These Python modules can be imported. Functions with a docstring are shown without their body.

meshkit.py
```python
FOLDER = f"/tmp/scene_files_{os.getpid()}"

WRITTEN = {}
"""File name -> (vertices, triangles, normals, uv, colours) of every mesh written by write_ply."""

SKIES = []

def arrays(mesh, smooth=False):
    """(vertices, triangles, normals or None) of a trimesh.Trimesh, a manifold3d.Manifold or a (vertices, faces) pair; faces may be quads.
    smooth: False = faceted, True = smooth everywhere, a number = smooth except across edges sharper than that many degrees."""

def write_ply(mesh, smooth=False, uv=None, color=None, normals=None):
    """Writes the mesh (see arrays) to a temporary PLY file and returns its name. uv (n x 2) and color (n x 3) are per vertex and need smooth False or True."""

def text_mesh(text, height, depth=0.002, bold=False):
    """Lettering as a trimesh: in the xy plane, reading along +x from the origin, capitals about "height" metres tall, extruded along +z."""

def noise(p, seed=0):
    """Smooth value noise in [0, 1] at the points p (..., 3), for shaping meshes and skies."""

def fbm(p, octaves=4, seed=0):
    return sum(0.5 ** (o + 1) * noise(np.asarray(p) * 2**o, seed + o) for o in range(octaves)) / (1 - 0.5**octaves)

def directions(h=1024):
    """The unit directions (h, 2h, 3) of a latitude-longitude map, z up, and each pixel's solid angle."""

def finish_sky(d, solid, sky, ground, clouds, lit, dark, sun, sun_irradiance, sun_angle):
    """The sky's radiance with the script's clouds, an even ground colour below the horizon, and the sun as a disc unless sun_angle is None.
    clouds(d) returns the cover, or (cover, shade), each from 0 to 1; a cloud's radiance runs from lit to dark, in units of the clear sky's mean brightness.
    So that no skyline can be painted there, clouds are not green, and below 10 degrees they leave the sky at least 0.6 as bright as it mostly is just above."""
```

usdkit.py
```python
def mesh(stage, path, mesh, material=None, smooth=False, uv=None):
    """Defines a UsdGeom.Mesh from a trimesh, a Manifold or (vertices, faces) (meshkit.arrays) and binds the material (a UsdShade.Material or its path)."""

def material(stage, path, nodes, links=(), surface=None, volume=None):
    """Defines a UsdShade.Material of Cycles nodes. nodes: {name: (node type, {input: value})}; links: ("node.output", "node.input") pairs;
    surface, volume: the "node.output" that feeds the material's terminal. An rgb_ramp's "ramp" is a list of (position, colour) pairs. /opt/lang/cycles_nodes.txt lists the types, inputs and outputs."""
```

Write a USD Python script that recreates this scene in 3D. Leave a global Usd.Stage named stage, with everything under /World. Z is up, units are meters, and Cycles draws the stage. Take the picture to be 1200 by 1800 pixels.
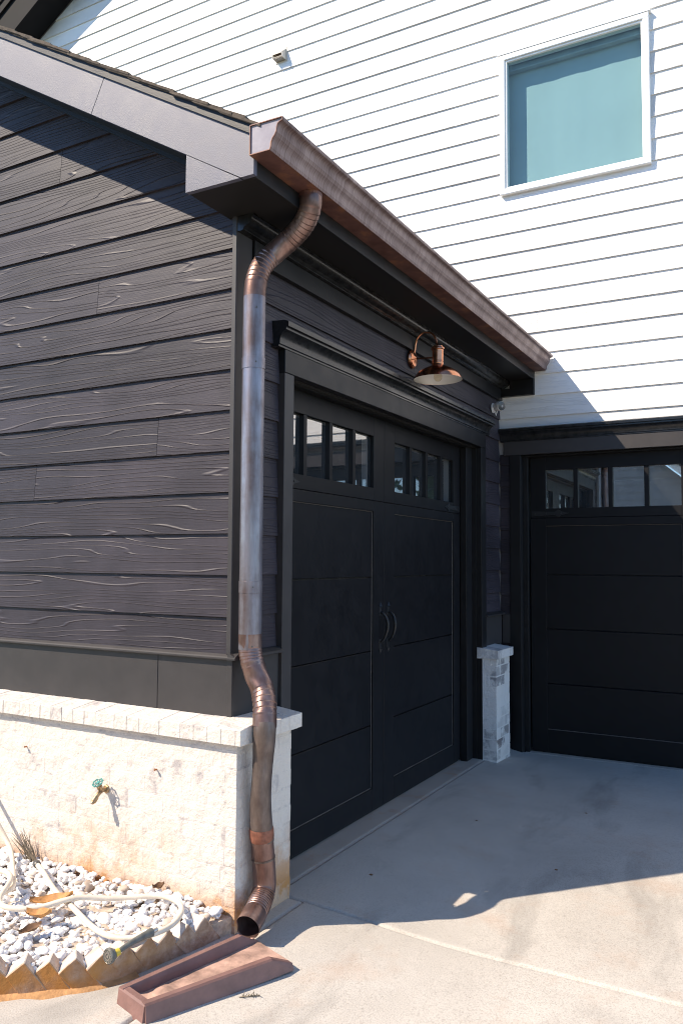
import math, random
import numpy as np
import trimesh
import shapely
from shapely.geometry import Polygon, box as sbox, LineString
import usdkit, meshkit
from pxr import Usd, UsdGeom, UsdLux, UsdShade, Gf, Sdf, Vt

# ---------------------------------------------------------------- camera, sky, sun
stage = Usd.Stage.CreateInMemory()
UsdGeom.SetStageUpAxis(stage, 'Z')
UsdGeom.Xform.Define(stage, '/World')
UsdGeom.Scope.Define(stage, '/World/Looks')
EXPOSURE = 0.78
SUN_I, SKY_S = 1.2, 0.145
SUN_T = np.array([0.70, 0.77, -1.0])            # direction the sunlight travels
C = np.array([2.063, -2.8024, 1.4673])
R_ = np.array([0.87539842, 0.48335482, 0.00676262])
U_ = np.array([0.02389992, -0.05724894, 0.99807382])
F_ = np.array([-0.48281094, 0.87355062, 0.06166777])
cam = UsdGeom.Camera.Define(stage, '/World/camera')
mat = Gf.Matrix4d(*R_, 0, *U_, 0, *(-F_), 0, *C, 1)
cam.AddTransformOp().Set(mat)
cam.CreateHorizontalApertureAttr(36.0)
cam.CreateVerticalApertureAttr(54.0)
cam.CreateFocalLengthAttr(1422.13 / 1200 * 36.0)
cam.CreateClippingRangeAttr(Gf.Vec2f(0.05, 2000))
cam.CreateExposureAttr(EXPOSURE)

to_sun = -SUN_T / np.linalg.norm(SUN_T)
elev = math.asin(to_sun[2]); rot = math.atan2(to_sun[0], to_sun[1])
skymat = usdkit.material(stage, '/World/Looks/sky', {
    's': ('sky_texture', {'sky_type': 'single_scattering', 'sun_disc': False, 'sun_elevation': elev, 'sun_rotation': rot, 'altitude': 200.0, 'air_density': 1.0, 'aerosol_density': 0.05, 'ozone_density': 6.0}),
    'b': ('background_shader', {'strength': SKY_S})}, [('s.color', 'b.color')], surface='b.background')
sky = UsdLux.DomeLight.Define(stage, '/World/sky')
UsdShade.MaterialBindingAPI.Apply(sky.GetPrim()).Bind(skymat)
sky.GetPrim().SetCustomDataByKey('label', 'clear blue daylight sky over the two buildings')
sky.GetPrim().SetCustomDataByKey('category', 'sky')
sky.GetPrim().SetCustomDataByKey('kind', 'structure')
sun = UsdLux.DistantLight.Define(stage, '/World/sun')
sun.CreateNormalizeAttr(True); sun.CreateIntensityAttr(SUN_I); sun.CreateAngleAttr(0.5)
sun.CreateColorAttr(Gf.Vec3f(1.0, 0.87, 0.71))
zax = to_sun; xax = np.cross([0, 0, 1.0], zax); xax /= np.linalg.norm(xax); yax = np.cross(zax, xax)
sun.AddTransformOp().Set(Gf.Matrix4d(*xax, 0, *yax, 0, *zax, 0, 0, 0, 0, 1))

rng = np.random.default_rng(7)
random.seed(7)

# ---------------------------------------------------------------- names, things, parts
counts, base_of = {}, {}
def numbered(path):
    n = counts.get(path, 0); counts[path] = n + 1
    return path if n == 0 else f'{path}_{n:03d}'
def tag(prim, label=None, cat=None, group=None, kind=None):
    for k, v in (('label', label), ('category', cat), ('group', group), ('kind', kind)):
        if v: prim.SetCustomDataByKey(k, v)
    return prim
def thing(name, label, cat, loc=(0, 0, 0), group=None, kind=None):
    p = numbered('/World/' + name)
    x = UsdGeom.Xform.Define(stage, p); x.AddTranslateOp().Set(Gf.Vec3d(*map(float, loc)))
    base_of[p] = np.array(loc, float)
    tag(x.GetPrim(), label, cat, group, kind)
    return p
def arr(m):
    return meshkit.arrays(m, False)[:2]
def part(parent, name, m, material, smooth=False, label=None, tone=None, kind=None):
    """one Mesh prim under a thing or a part; m is given in world coordinates"""
    p = numbered(parent + '/' + name)
    b = base_of[parent]; base_of[p] = b
    if isinstance(m, (list, tuple)) and not isinstance(m[0], np.ndarray): m = cat(m)
    if isinstance(m, trimesh.Trimesh): m = m.copy(); m.vertices = m.vertices - b
    else: m = (np.asarray(m[0]) - b, m[1])
    g = usdkit.mesh(stage, p, m, M[material], smooth=smooth)
    if tone is not None:
        UsdGeom.PrimvarsAPI(g).CreatePrimvar('tone', Sdf.ValueTypeNames.FloatArray, 'vertex').Set(Vt.FloatArray.FromNumpy(np.asarray(tone, np.float32)))
    tag(g.GetPrim(), label, None, None, kind)
    return p
def solo(name, m, material, label, cat_, loc=(0, 0, 0), group=None, kind=None, smooth=False, tone=None):
    """a thing that is one mesh"""
    p = numbered('/World/' + name)
    if isinstance(m, (list, tuple)) and not isinstance(m[0], np.ndarray): m = cat(m)
    if isinstance(m, trimesh.Trimesh): m = (np.array(m.vertices), np.array(m.faces))
    b = np.array(loc, float)
    g = usdkit.mesh(stage, p, (np.asarray(m[0]) - b, m[1]), M[material], smooth=smooth)
    if tone is not None:
        UsdGeom.PrimvarsAPI(g).CreatePrimvar('tone', Sdf.ValueTypeNames.FloatArray, 'vertex').Set(Vt.FloatArray.FromNumpy(np.asarray(tone, np.float32)))
    g.AddTranslateOp().Set(Gf.Vec3d(*b))
    base_of[p] = b
    tag(g.GetPrim(), label, cat_, group, kind)
    return p

# ---------------------------------------------------------------- shapes
def cat(ms): return trimesh.util.concatenate([trimesh.Trimesh(*m, process=False) if isinstance(m, tuple) else m for m in ms])
def bx(x0, x1, y0, y1, z0, z1, r=0.002):
    x0, x1 = min(x0, x1), max(x0, x1); y0, y1 = min(y0, y1), max(y0, y1); z0, z1 = min(z0, z1), max(z0, z1)
    r = min(r, .45 * min(x1 - x0, y1 - y0, z1 - z0))
    if r <= 0:
        return trimesh.creation.box(bounds=[[x0, y0, z0], [x1, y1, z1]])
    P = []
    for X, xi in ((x0, x0 + r), (x1, x1 - r)):
        for Y, yi in ((y0, y0 + r), (y1, y1 - r)):
            for Z, zi in ((z0, z0 + r), (z1, z1 - r)):
                P += [(X, yi, zi), (xi, Y, zi), (xi, yi, Z)]
    return trimesh.convex.convex_hull(np.array(P))
def ext(poly, h):
    ps = list(getattr(poly, 'geoms', [poly]))
    return trimesh.util.concatenate([trimesh.creation.extrude_polygon(p, h, engine='earcut') for p in ps if p.area > 1e-8])
def prism(profile, axis, a, b):
    """extrude a closed profile: axis 'y': profile (x,z) along y; axis 'x': profile (y,z) along x; axis 'z': profile (x,y) along z"""
    m = ext(profile if isinstance(profile, Polygon) else Polygon(profile), abs(b - a)); v = m.vertices.copy(); lo = min(a, b)
    if axis == 'y': m.vertices = np.stack([v[:, 0], v[:, 2] + lo, v[:, 1]], 1); m.invert()
    elif axis == 'x': m.vertices = np.stack([v[:, 2] + lo, v[:, 0], v[:, 1]], 1)
    else: m.vertices = np.stack([v[:, 0], v[:, 1], v[:, 2] + lo], 1)
    return m
def lathe(prof, n=32):
    """prof: (radius, height) points; around z"""
    return trimesh.creation.revolve(np.array(prof, float), sections=n)
def place(m, axis, loc):
    """turn +z onto axis and move to loc"""
    m = m.copy(); m.apply_transform(trimesh.geometry.align_vectors([0, 0, 1], axis)); m.apply_translation(loc); return m
def spline(P, n):
    from scipy.interpolate import CubicSpline
    P = np.array(P, float); t = np.r_[0, np.cumsum(np.linalg.norm(np.diff(P, axis=0), axis=1) ** .7)]
    return CubicSpline(t, P)(np.linspace(0, t[-1], n))
def tube(P, r, n=20, caps=True, shape=None, up=None):
    """P polyline; r radius or per-point radii; shape(i,ang) multiplies"""
    P = np.array(P, float); k = len(P); r = np.broadcast_to(np.asarray(r, float), (k,))
    T = np.gradient(P, axis=0); T /= np.linalg.norm(T, axis=1, keepdims=True)
    a = np.cross(T[0], up if up is not None else ([0, 1, 0] if abs(T[0][1]) < .9 else [1, 0, 0])); a /= np.linalg.norm(a)
    ang = np.arange(n) * 2 * np.pi / n; V = []
    for i in range(k):
        a = a - T[i] * (a @ T[i]); a /= np.linalg.norm(a); b = np.cross(T[i], a)
        s = np.ones(n) if shape is None else shape(i, ang)
        V.append(P[i] + (r[i] * s)[:, None] * (np.cos(ang)[:, None] * a + np.sin(ang)[:, None] * b))
    V = np.vstack(V); Fs = []
    for i in range(k - 1):
        for j in range(n):
            q = [i * n + j, i * n + (j + 1) % n, (i + 1) * n + (j + 1) % n, (i + 1) * n + j]
            Fs += [[q[0], q[1], q[2]], [q[0], q[2], q[3]]]
    if caps:
        V = np.vstack([V, P[0], P[-1]]); c0, c1 = k * n, k * n + 1
        for j in range(n):
            Fs += [[c0, (j + 1) % n, j], [c1, (k - 1) * n + j, (k - 1) * n + (j + 1) % n]]
    return trimesh.Trimesh(V, np.array(Fs), process=False)
def sheet(P, rows, cols):
    """grid of points (rows*cols,3) to quads"""
    Fs = []
    for i in range(rows - 1):
        for j in range(cols - 1):
            a = i * cols + j
            Fs += [[a, a + 1, a + cols + 1], [a, a + cols + 1, a + cols]]
    return (np.asarray(P), np.array(Fs))
def lap(poly, x_is, plane, out, z0, e, t0=.007, t1=.019):
    """one lap-siding board: polygon in (s,z); s runs along x or y; plane: coordinate of the sheathing; out: +1/-1 outward direction"""
    if poly.is_empty or poly.area < 1e-5: return None
    m = ext(poly, 1.0); v = m.vertices.copy()
    d = t1 - (t1 - t0) * np.clip((v[:, 1] - z0) / e, 0, 1.05)
    dd = plane + out * np.where(v[:, 2] > .5, d, 0.0)
    if x_is == 'x': m.vertices = np.stack([v[:, 0], dd, v[:, 1]], 1); flip = out > 0
    else: m.vertices = np.stack([dd, v[:, 0], v[:, 1]], 1); flip = out < 0
    if flip: m.invert()
    return m

# ---------------------------------------------------------------- materials
M = {}
def mk(name, nodes, links, surface, **k): M[name] = usdkit.material(stage, '/World/Looks/' + name, nodes, links, surface=surface, **k)
def plain(name, col, rough=.5, metal=0., var=.15, scale=6., bump=.0, bscale=150., spec=.5, vec=(1, 1, 1), coat=0., rvar=0.):
    n = {'g': ('geometry', {}), 'mp': ('mapping', {'scale': vec}),
         'n1': ('noise_texture', {'scale': scale, 'detail': 5.0, 'roughness': .62}),
         'r': ('rgb_ramp', {'ramp': [(.3, tuple(c * (1 - var) for c in col)), (.7, tuple(min(1, c * (1 + var)) for c in col))]}),
         'n2': ('noise_texture', {'scale': bscale, 'detail': 3.0}),
         'b': ('bump', {'strength': 1.0 if bump else 0.0, 'distance': max(bump, 1e-6)}),
         'rm': ('map_range', {'from_min': .3, 'from_max': .7, 'to_min': rough - rvar, 'to_max': rough + rvar}),
         'p': ('principled_bsdf', {'metallic': metal, 'roughness': rough, 'specular_ior_level': spec, 'coat_weight': coat})}
    l = [('g.position', 'mp.vector'), ('mp.vector', 'n1.vector'), ('mp.vector', 'n2.vector'), ('n1.fac', 'r.fac'), ('r.color', 'p.base_color'), ('n1.fac', 'rm.value'), ('rm.result', 'p.roughness')]
    if bump: l += [('n2.fac', 'b.height'), ('b.normal', 'p.normal')]
    mk(name, n, l, 'p.BSDF')
def siding(name, col, dist, rough, edge, spec=.5, freq=(1.0, 13.0), K=7.0, dust=.35, ridge=0.0, lines=0.0):
    """painted fibre-cement with embossed cedar grain: contour lines of a stretched noise raised as thin ridges, over fine fibre"""
    n = {'g': ('geometry', {}), 'o': ('object_info', {}),
         'sx': ('separate_xyz', {}), 'ad': ('math', {'math_type': 'add'}),
         'of': ('math', {'math_type': 'multiply', 'value2': 57.3}), 'ofz': ('math', {'math_type': 'multiply', 'value2': 23.1}),
         'xa': ('math', {'math_type': 'add'}), 'xm': ('math', {'math_type': 'multiply', 'value2': freq[0]}),
         'zm': ('math', {'math_type': 'multiply', 'value2': freq[1]}),
         'cv': ('combine_xyz', {}),
         'n1': ('noise_texture', {'scale': 1.7, 'detail': 1.0, 'roughness': .42, 'distortion': .12}),
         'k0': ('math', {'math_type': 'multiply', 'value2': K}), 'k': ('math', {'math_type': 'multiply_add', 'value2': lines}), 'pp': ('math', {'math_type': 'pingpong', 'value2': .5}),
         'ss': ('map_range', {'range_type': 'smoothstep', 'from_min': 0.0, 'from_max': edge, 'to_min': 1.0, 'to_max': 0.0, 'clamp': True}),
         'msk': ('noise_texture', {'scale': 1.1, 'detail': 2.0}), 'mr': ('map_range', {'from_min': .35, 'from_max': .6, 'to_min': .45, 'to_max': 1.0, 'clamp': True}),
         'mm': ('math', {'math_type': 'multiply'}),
         'fm': ('mapping', {'scale': (4.0, 15.0, 1.0)}), 'n2': ('noise_texture', {'scale': 2.6, 'detail': 4.0, 'roughness': .6}),
         'f2': ('math', {'math_type': 'multiply', 'value2': .30}), 'h': ('math', {'math_type': 'add'}),
         'b': ('bump', {'strength': 1.0, 'distance': dist}),
         'dn': ('noise_texture', {'scale': 2.3, 'detail': 6.0, 'roughness': .65}),
         'dr': ('rgb_ramp', {'ramp': [(.3, tuple(c * (1 - dust) for c in col)), (.72, tuple(c * (1 + dust) for c in col))]}),
         'vr': ('map_range', {'from_min': 0., 'from_max': 1., 'to_min': .82, 'to_max': 1.18}),
         'vm': ('vector_math', {'math_type': 'scale'}), 'rl': ('math', {'math_type': 'multiply_add', 'value2': ridge, 'value3': 1.0}), 'vm2': ('vector_math', {'math_type': 'scale'}),  # rl lightens the base colour on grain ridges, imitating glints of paint sheen
         'p': ('principled_bsdf', {'roughness': rough, 'specular_ior_level': spec})}
    l = [('g.position', 'sx.vector'), ('sx.x', 'ad.value1'), ('sx.y', 'ad.value2'), ('o.random', 'of.value1'), ('o.random', 'ofz.value1'),
         ('ad.value', 'xa.value1'), ('of.value', 'xa.value2'), ('xa.value', 'xm.value1'), ('sx.z', 'zm.value1'),
         ('xm.value', 'cv.x'), ('zm.value', 'cv.y'), ('ofz.value', 'cv.z'),
         ('cv.vector', 'n1.vector'), ('n1.fac', 'k0.value1'), ('sx.z', 'k.value1'), ('k0.value', 'k.value3'), ('k.value', 'pp.value1'), ('pp.value', 'ss.value'),
         ('cv.vector', 'msk.vector'), ('msk.fac', 'mr.value'), ('ss.result', 'mm.value1'), ('mr.result', 'mm.value2'),
         ('cv.vector', 'fm.vector'), ('fm.vector', 'n2.vector'), ('n2.fac', 'f2.value1'), ('mm.value', 'h.value1'), ('f2.value', 'h.value2'),
         ('h.value', 'b.height'), ('b.normal', 'p.normal'), ('g.position', 'dn.vector'), ('dn.fac', 'dr.fac'),
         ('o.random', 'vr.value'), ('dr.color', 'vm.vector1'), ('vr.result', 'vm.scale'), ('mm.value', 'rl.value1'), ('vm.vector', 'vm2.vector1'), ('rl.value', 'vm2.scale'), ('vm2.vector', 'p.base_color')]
    mk(name, n, l, 'p.BSDF')

BLK = (.033, .0275, .0335)
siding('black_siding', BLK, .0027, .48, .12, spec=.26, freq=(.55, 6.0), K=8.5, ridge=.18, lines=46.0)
siding('white_siding', (.74, .73, .715), .0014, .55, .12, dust=.03)
plain('black_trim', (.0095, .009, .0095), .42, spec=.3, var=.22, scale=9, bump=.0004, bscale=260, rvar=.06)
plain('black_gloss', (.010, .0098, .010), .27, var=.25, scale=14, bump=.0003, bscale=90, rvar=.08)
plain('fascia_black', (.082, .084, .118), .47, var=.14, scale=11, bump=.0009, bscale=420, rvar=.05)
plain('skirt_black', (.032, .028, .0275), .52, var=.16, scale=7, bump=.0003, bscale=300)
plain('door_black', (.0070, .0067, .0076), .45, spec=.22, var=.16, scale=8, bump=.0006, bscale=420, rvar=.05)
plain('rake_black', (.008, .0078, .0085), .7, var=.2, spec=.12)
plain('door_dust', (.13, .112, .10), .7, var=.3, scale=25)
plain('dark_sheathing', (.012, .012, .012), .9)
plain('white_sheathing', (.30, .29, .285), .9)
plain('white_vinyl', (.80, .79, .76), .35, var=.03, scale=5)
plain('white_frame', (.72, .73, .74), .5, var=.04)
plain('interior', (.10, .10, .10), .9)
plain('bed_soil', (.42, .34, .27), .95, var=.4, scale=30, bump=.004, bscale=60)
plain('lawn', (.06, .085, .03), .95, var=.4, scale=4)
plain('rust_band', (.23, .09, .055), .55, metal=.35, var=.35, scale=40, rvar=.1)
plain('iron_black', (.018, .018, .019), .38, metal=.3, var=.2)
plain('rust_nail', (.30, .11, .03), .8, var=.3, scale=90)
plain('brass', (.36, .25, .14), .42, metal=.75, var=.4, scale=60, rvar=.1)
plain('teal_wheel', (.06, .24, .21), .4, var=.3, scale=80)
plain('hose_cream', (.66, .57, .45), .42, var=.16, scale=12, bump=.0004, bscale=200)
plain('hose_end', (.09, .085, .08), .4, metal=.4)
plain('nozzle_gray', (.11, .11, .095), .42, var=.3, scale=60)
plain('nozzle_yellow', (.55, .40, .05), .45)
plain('nozzle_metal', (.5, .48, .44), .35, metal=.9, var=.2, scale=70)
plain('leaf_orange', (.42, .20, .06), .7, var=.4, scale=50)
plain('leaf_dark', (.16, .08, .035), .7, var=.4, scale=50)
plain('dry_stalk', (.20, .16, .11), .8, var=.4, scale=40)
plain('shade_fabric', (.78, .79, .76), .8, var=.04, scale=2, bump=.0003, bscale=300)
plain('shade_rail', (.45, .47, .46), .5)
plain('cam_white', (.74, .74, .75), .32, var=.03)
plain('cam_face', (.05, .05, .055), .2, var=.05)
plain('cam_lens', (.28, .28, .29), .15, var=.05)
plain('vent_tan', (.52, .47, .40), .5, var=.06)
plain('lamp_copper', (.62, .27, .15), .20, metal=1.0, var=.14, scale=26, rvar=.05)
plain('lamp_white', (.80, .78, .74), .3, var=.03)
plain('bulb_glass', (.8, .72, .58), .1, var=.03)
plain('tree_bark', (.12, .09, .06), .9, var=.3)
plain('tree_leaf', (.05, .085, .03), .7, var=.3, scale=2)
plain('neighbour_roof', (.045, .042, .042), .9, var=.3, scale=20)
plain('black_bulb_hole', (.004, .004, .004), .9)

# asphalt shingles
plain('shingle', (.085, .066, .05), .92, var=.55, scale=38, bump=.002, bscale=420)
# soffit with rows of small perforations
mk('soffit', {'g': ('geometry', {}), 'mp': ('mapping', {'scale': (55., 55., 55.)}), 'v': ('voronoi_texture', {'scale': 1.0, 'randomness': 0.0, 'feature': 'f1'}),
              'sx': ('separate_xyz', {}), 'r': ('rgb_ramp', {'ramp': [(.18, (.002, .002, .002)), (.28, (.014, .013, .013))]}),
              'p': ('principled_bsdf', {'roughness': .42, 'specular_ior_level': .3})},
   [('g.position', 'mp.vector'), ('mp.vector', 'v.vector'), ('v.distance', 'r.fac'), ('r.color', 'p.base_color')], 'p.BSDF')

def copper_sheet(name, vec, lo, mid, hi, metal, rough, pos=(.36, .52, .66)):
    mk(name, {'g': ('geometry', {}), 'mp': ('mapping', {'scale': vec}), 'n': ('noise_texture', {'scale': 1.0, 'detail': 5.0, 'roughness': .6}),
              'n2': ('noise_texture', {'scale': 5.5, 'detail': 6.0, 'roughness': .65}),
              'r': ('rgb_ramp', {'ramp': [(pos[0], lo), (pos[1], mid), (pos[2], hi)]}),
              'm': ('mix_float', {'fac': .45}),
              'rr': ('map_range', {'from_min': .3, 'from_max': .7, 'to_min': rough + .1, 'to_max': rough - .08}),
              'n3': ('noise_texture', {'scale': 260., 'detail': 2.0}), 'b': ('bump', {'strength': .6, 'distance': .0005}),
              'p': ('principled_bsdf', {'metallic': metal})},
       [('g.position', 'mp.vector'), ('mp.vector', 'n.vector'), ('g.position', 'n2.vector'), ('g.position', 'n3.vector'), ('n3.fac', 'b.height'), ('b.normal', 'p.normal'),
        ('n.fac', 'm.a'), ('n2.fac', 'm.b'), ('m.result', 'r.fac'), ('r.color', 'p.base_color'), ('n2.fac', 'rr.value'), ('rr.result', 'p.roughness')], 'p.BSDF')
copper_sheet('gutter_copper', (2, 140, 2), (.095, .058, .053), (.19, .132, .122), (.30, .232, .218), .40, .48)
copper_sheet('gutter_under', (14, 14, 14), (.075, .032, .027), (.125, .058, .048), (.26, .115, .055), .25, .55)
copper_sheet('gutter_cap', (9, 9, 9), (.22, .20, .24), (.30, .28, .32), (.38, .35, .38), .0, .75)
copper_sheet('pipe_patina', (20, 20, 3), (.13, .095, .09), (.235, .215, .235), (.34, .325, .365), .75, .38)
copper_sheet('pipe_brown', (16, 16, 6), (.105, .06, .047), (.22, .135, .112), (.36, .255, .22), .8, .36)
copper_sheet('pipe_old', (14, 14, 4), (.07, .048, .038), (.155, .118, .10), (.27, .215, .185), .6, .45)

# painted brick: thick white limewash, worn to grey-brown and, near the ground, stained with orange clay
def painted_brick(name, ca, cb, w0, o0, om, ox, rust):
    mk(name, {'g': ('geometry', {}), 'o': ('object_info', {}), 'sx': ('separate_xyz', {}),
    'n1': ('noise_texture', {'scale': 9.0, 'detail': 6.0, 'roughness': .7}),
    'w': ('rgb_ramp', {'ramp': [(w0, (0, 0, 0)), (w0 + .13, (1, 1, 1))]}),
    'os': ('map_range', {'from_min': o0, 'from_max': 1.0, 'to_min': om, 'to_max': ox, 'clamp': True}),
    'ms': ('math', {'math_type': 'multiply'}),
    'c1': ('mix_color', {'a': ca, 'b': cb}),
    'n3': ('noise_texture', {'scale': 3.6, 'detail': 6.0, 'roughness': .7}),
    'st': ('rgb_ramp', {'ramp': [(.45, (0, 0, 0)), (.62, (1, 1, 1))]}),
    'zl': ('map_range', {'from_min': .06, 'from_max': .40, 'to_min': rust, 'to_max': 0.0, 'clamp': True}),
    'm2': ('math', {'math_type': 'multiply'}), 'm3': ('math', {'math_type': 'multiply', 'value2': .95}),
    'zb': ('map_range', {'from_min': .075, 'from_max': .17, 'to_min': .6 * rust, 'to_max': 0.0, 'clamp': True}), 'ma': ('math', {'math_type': 'maximum'}),
    'c2': ('mix_color', {'b': (.48, .22, .06)}),
    'n4': ('noise_texture', {'scale': 70., 'detail': 5.0, 'roughness': .7}), 'n5': ('noise_texture', {'scale': 16., 'detail': 3.0}), 'ha': ('math', {'math_type': 'multiply_add', 'value2': 2.2}),
    'b': ('bump', {'strength': 1.0, 'distance': .0055}),
    'p': ('principled_bsdf', {'roughness': .8, 'specular_ior_level': .25})},
   [('g.position', 'n1.vector'), ('g.position', 'n3.vector'), ('g.position', 'n4.vector'), ('g.position', 'n5.vector'), ('g.position', 'sx.vector'),
    ('n1.fac', 'w.fac'), ('o.random', 'os.value'), ('w.color', 'ms.value1'), ('os.result', 'ms.value2'), ('ms.value', 'c1.fac'),
    ('n3.fac', 'st.fac'), ('sx.z', 'zl.value'), ('st.color', 'm2.value1'), ('zl.result', 'm2.value2'), ('m2.value', 'm3.value1'), ('sx.z', 'zb.value'), ('m3.value', 'ma.value1'), ('zb.result', 'ma.value2'), ('ma.value', 'c2.fac'),
    ('c1.result', 'c2.a'), ('c2.result', 'p.base_color'), ('n5.fac', 'ha.value1'), ('n4.fac', 'ha.value3'), ('ha.value', 'b.height'), ('b.normal', 'p.normal')], 'p.BSDF')
painted_brick('white_brick', (.66, .60, .535), (.36, .33, .33), .50, .45, .06, .80, 1.0)
painted_brick('pier_brick', (.74, .71, .68), (.17, .16, .17), .42, .55, .0, .95, .15)

# concrete
def concrete(name, c0, c1, rust):
    mk(name, {'g': ('geometry', {}), 'n1': ('noise_texture', {'scale': 1.1, 'detail': 7.0, 'roughness': .62}),
        'r1': ('rgb_ramp', {'ramp': [(.32, c0), (.62, c1)]}),
        'n2': ('noise_texture', {'scale': 190., 'detail': 3.0, 'roughness': .7}), 'r2': ('rgb_ramp', {'ramp': [(.30, (.62, .60, .58)), (.5, (1, 1, 1)), (.75, (1.12, 1.1, 1.08))]}),
        'mu': ('mix_color', {'blend_type': 'multiply', 'fac': 1.0, 'use_clamp': False}),
        'st': ('mapping', {'scale': (2.6, .9, 1.0), 'rotation': (0, 0, .35)}), 'n3': ('noise_texture', {'scale': 1.0, 'detail': 5.0, 'roughness': .6, 'distortion': .4}),
        'r3': ('rgb_ramp', {'ramp': [(.53, (0, 0, 0)), (.72, (.6, .6, .6))]}), 'c3': ('mix_color', {'b': tuple(x * .42 for x in c0)}),
        'n4': ('noise_texture', {'scale': 2.4, 'detail': 6.0, 'roughness': .68}), 'r4': ('rgb_ramp', {'ramp': [(.54, (0, 0, 0)), (.72, (rust, rust, rust))]}),
        'c4': ('mix_color', {'b': (.40, .22, .12)}),
        'b': ('bump', {'strength': .8, 'distance': .0016}), 'p': ('principled_bsdf', {'roughness': .85, 'specular_ior_level': .3})},
       [('g.position', 'n1.vector'), ('n1.fac', 'r1.fac'), ('g.position', 'n2.vector'), ('n2.fac', 'r2.fac'), ('r1.color', 'mu.a'), ('r2.color', 'mu.b'),
        ('g.position', 'st.vector'), ('st.vector', 'n3.vector'), ('n3.fac', 'r3.fac'), ('r3.color', 'c3.fac'), ('mu.result', 'c3.a'),
        ('g.position', 'n4.vector'), ('n4.fac', 'r4.fac'), ('r4.color', 'c4.fac'), ('c3.result', 'c4.a'), ('c4.result', 'p.base_color'),
        ('n2.fac', 'b.height'), ('b.normal', 'p.normal')], 'p.BSDF')
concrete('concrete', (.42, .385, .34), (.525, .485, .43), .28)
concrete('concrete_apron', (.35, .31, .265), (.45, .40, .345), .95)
plain('joint_dirt', (.10, .075, .055), .95, var=.4, scale=40)
plain('clay_mud', (.44, .235, .10), .95, var=.3, scale=22, bump=.004, bscale=70)

# white stones with per-stone tone
mk('white_stone', {'a': ('attribute', {'attribute': 'tone'}), 'r': ('rgb_ramp', {'ramp': [(0, (.34, .26, .20)), (.04, (.55, .47, .40)), (.12, (.74, .70, .66)), (.5, (.84, .81, .77)), (1, (.88, .86, .83))]}),
    'g': ('geometry', {}), 'n': ('noise_texture', {'scale': 70., 'detail': 4.0}), 'm': ('rgb_ramp', {'ramp': [(.3, (.82, .8, .78)), (.6, (1, 1, 1))]}),
    'mu': ('mix_color', {'blend_type': 'multiply', 'fac': 1.0}), 'b': ('bump', {'strength': .6, 'distance': .0015}),
    'p': ('principled_bsdf', {'roughness': .62, 'specular_ior_level': .35})},
   [('a.fac', 'r.fac'), ('g.position', 'n.vector'), ('n.fac', 'm.fac'), ('r.color', 'mu.a'), ('m.color', 'mu.b'), ('mu.result', 'p.base_color'), ('n.fac', 'b.height'), ('b.normal', 'p.normal')], 'p.BSDF')
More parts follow.
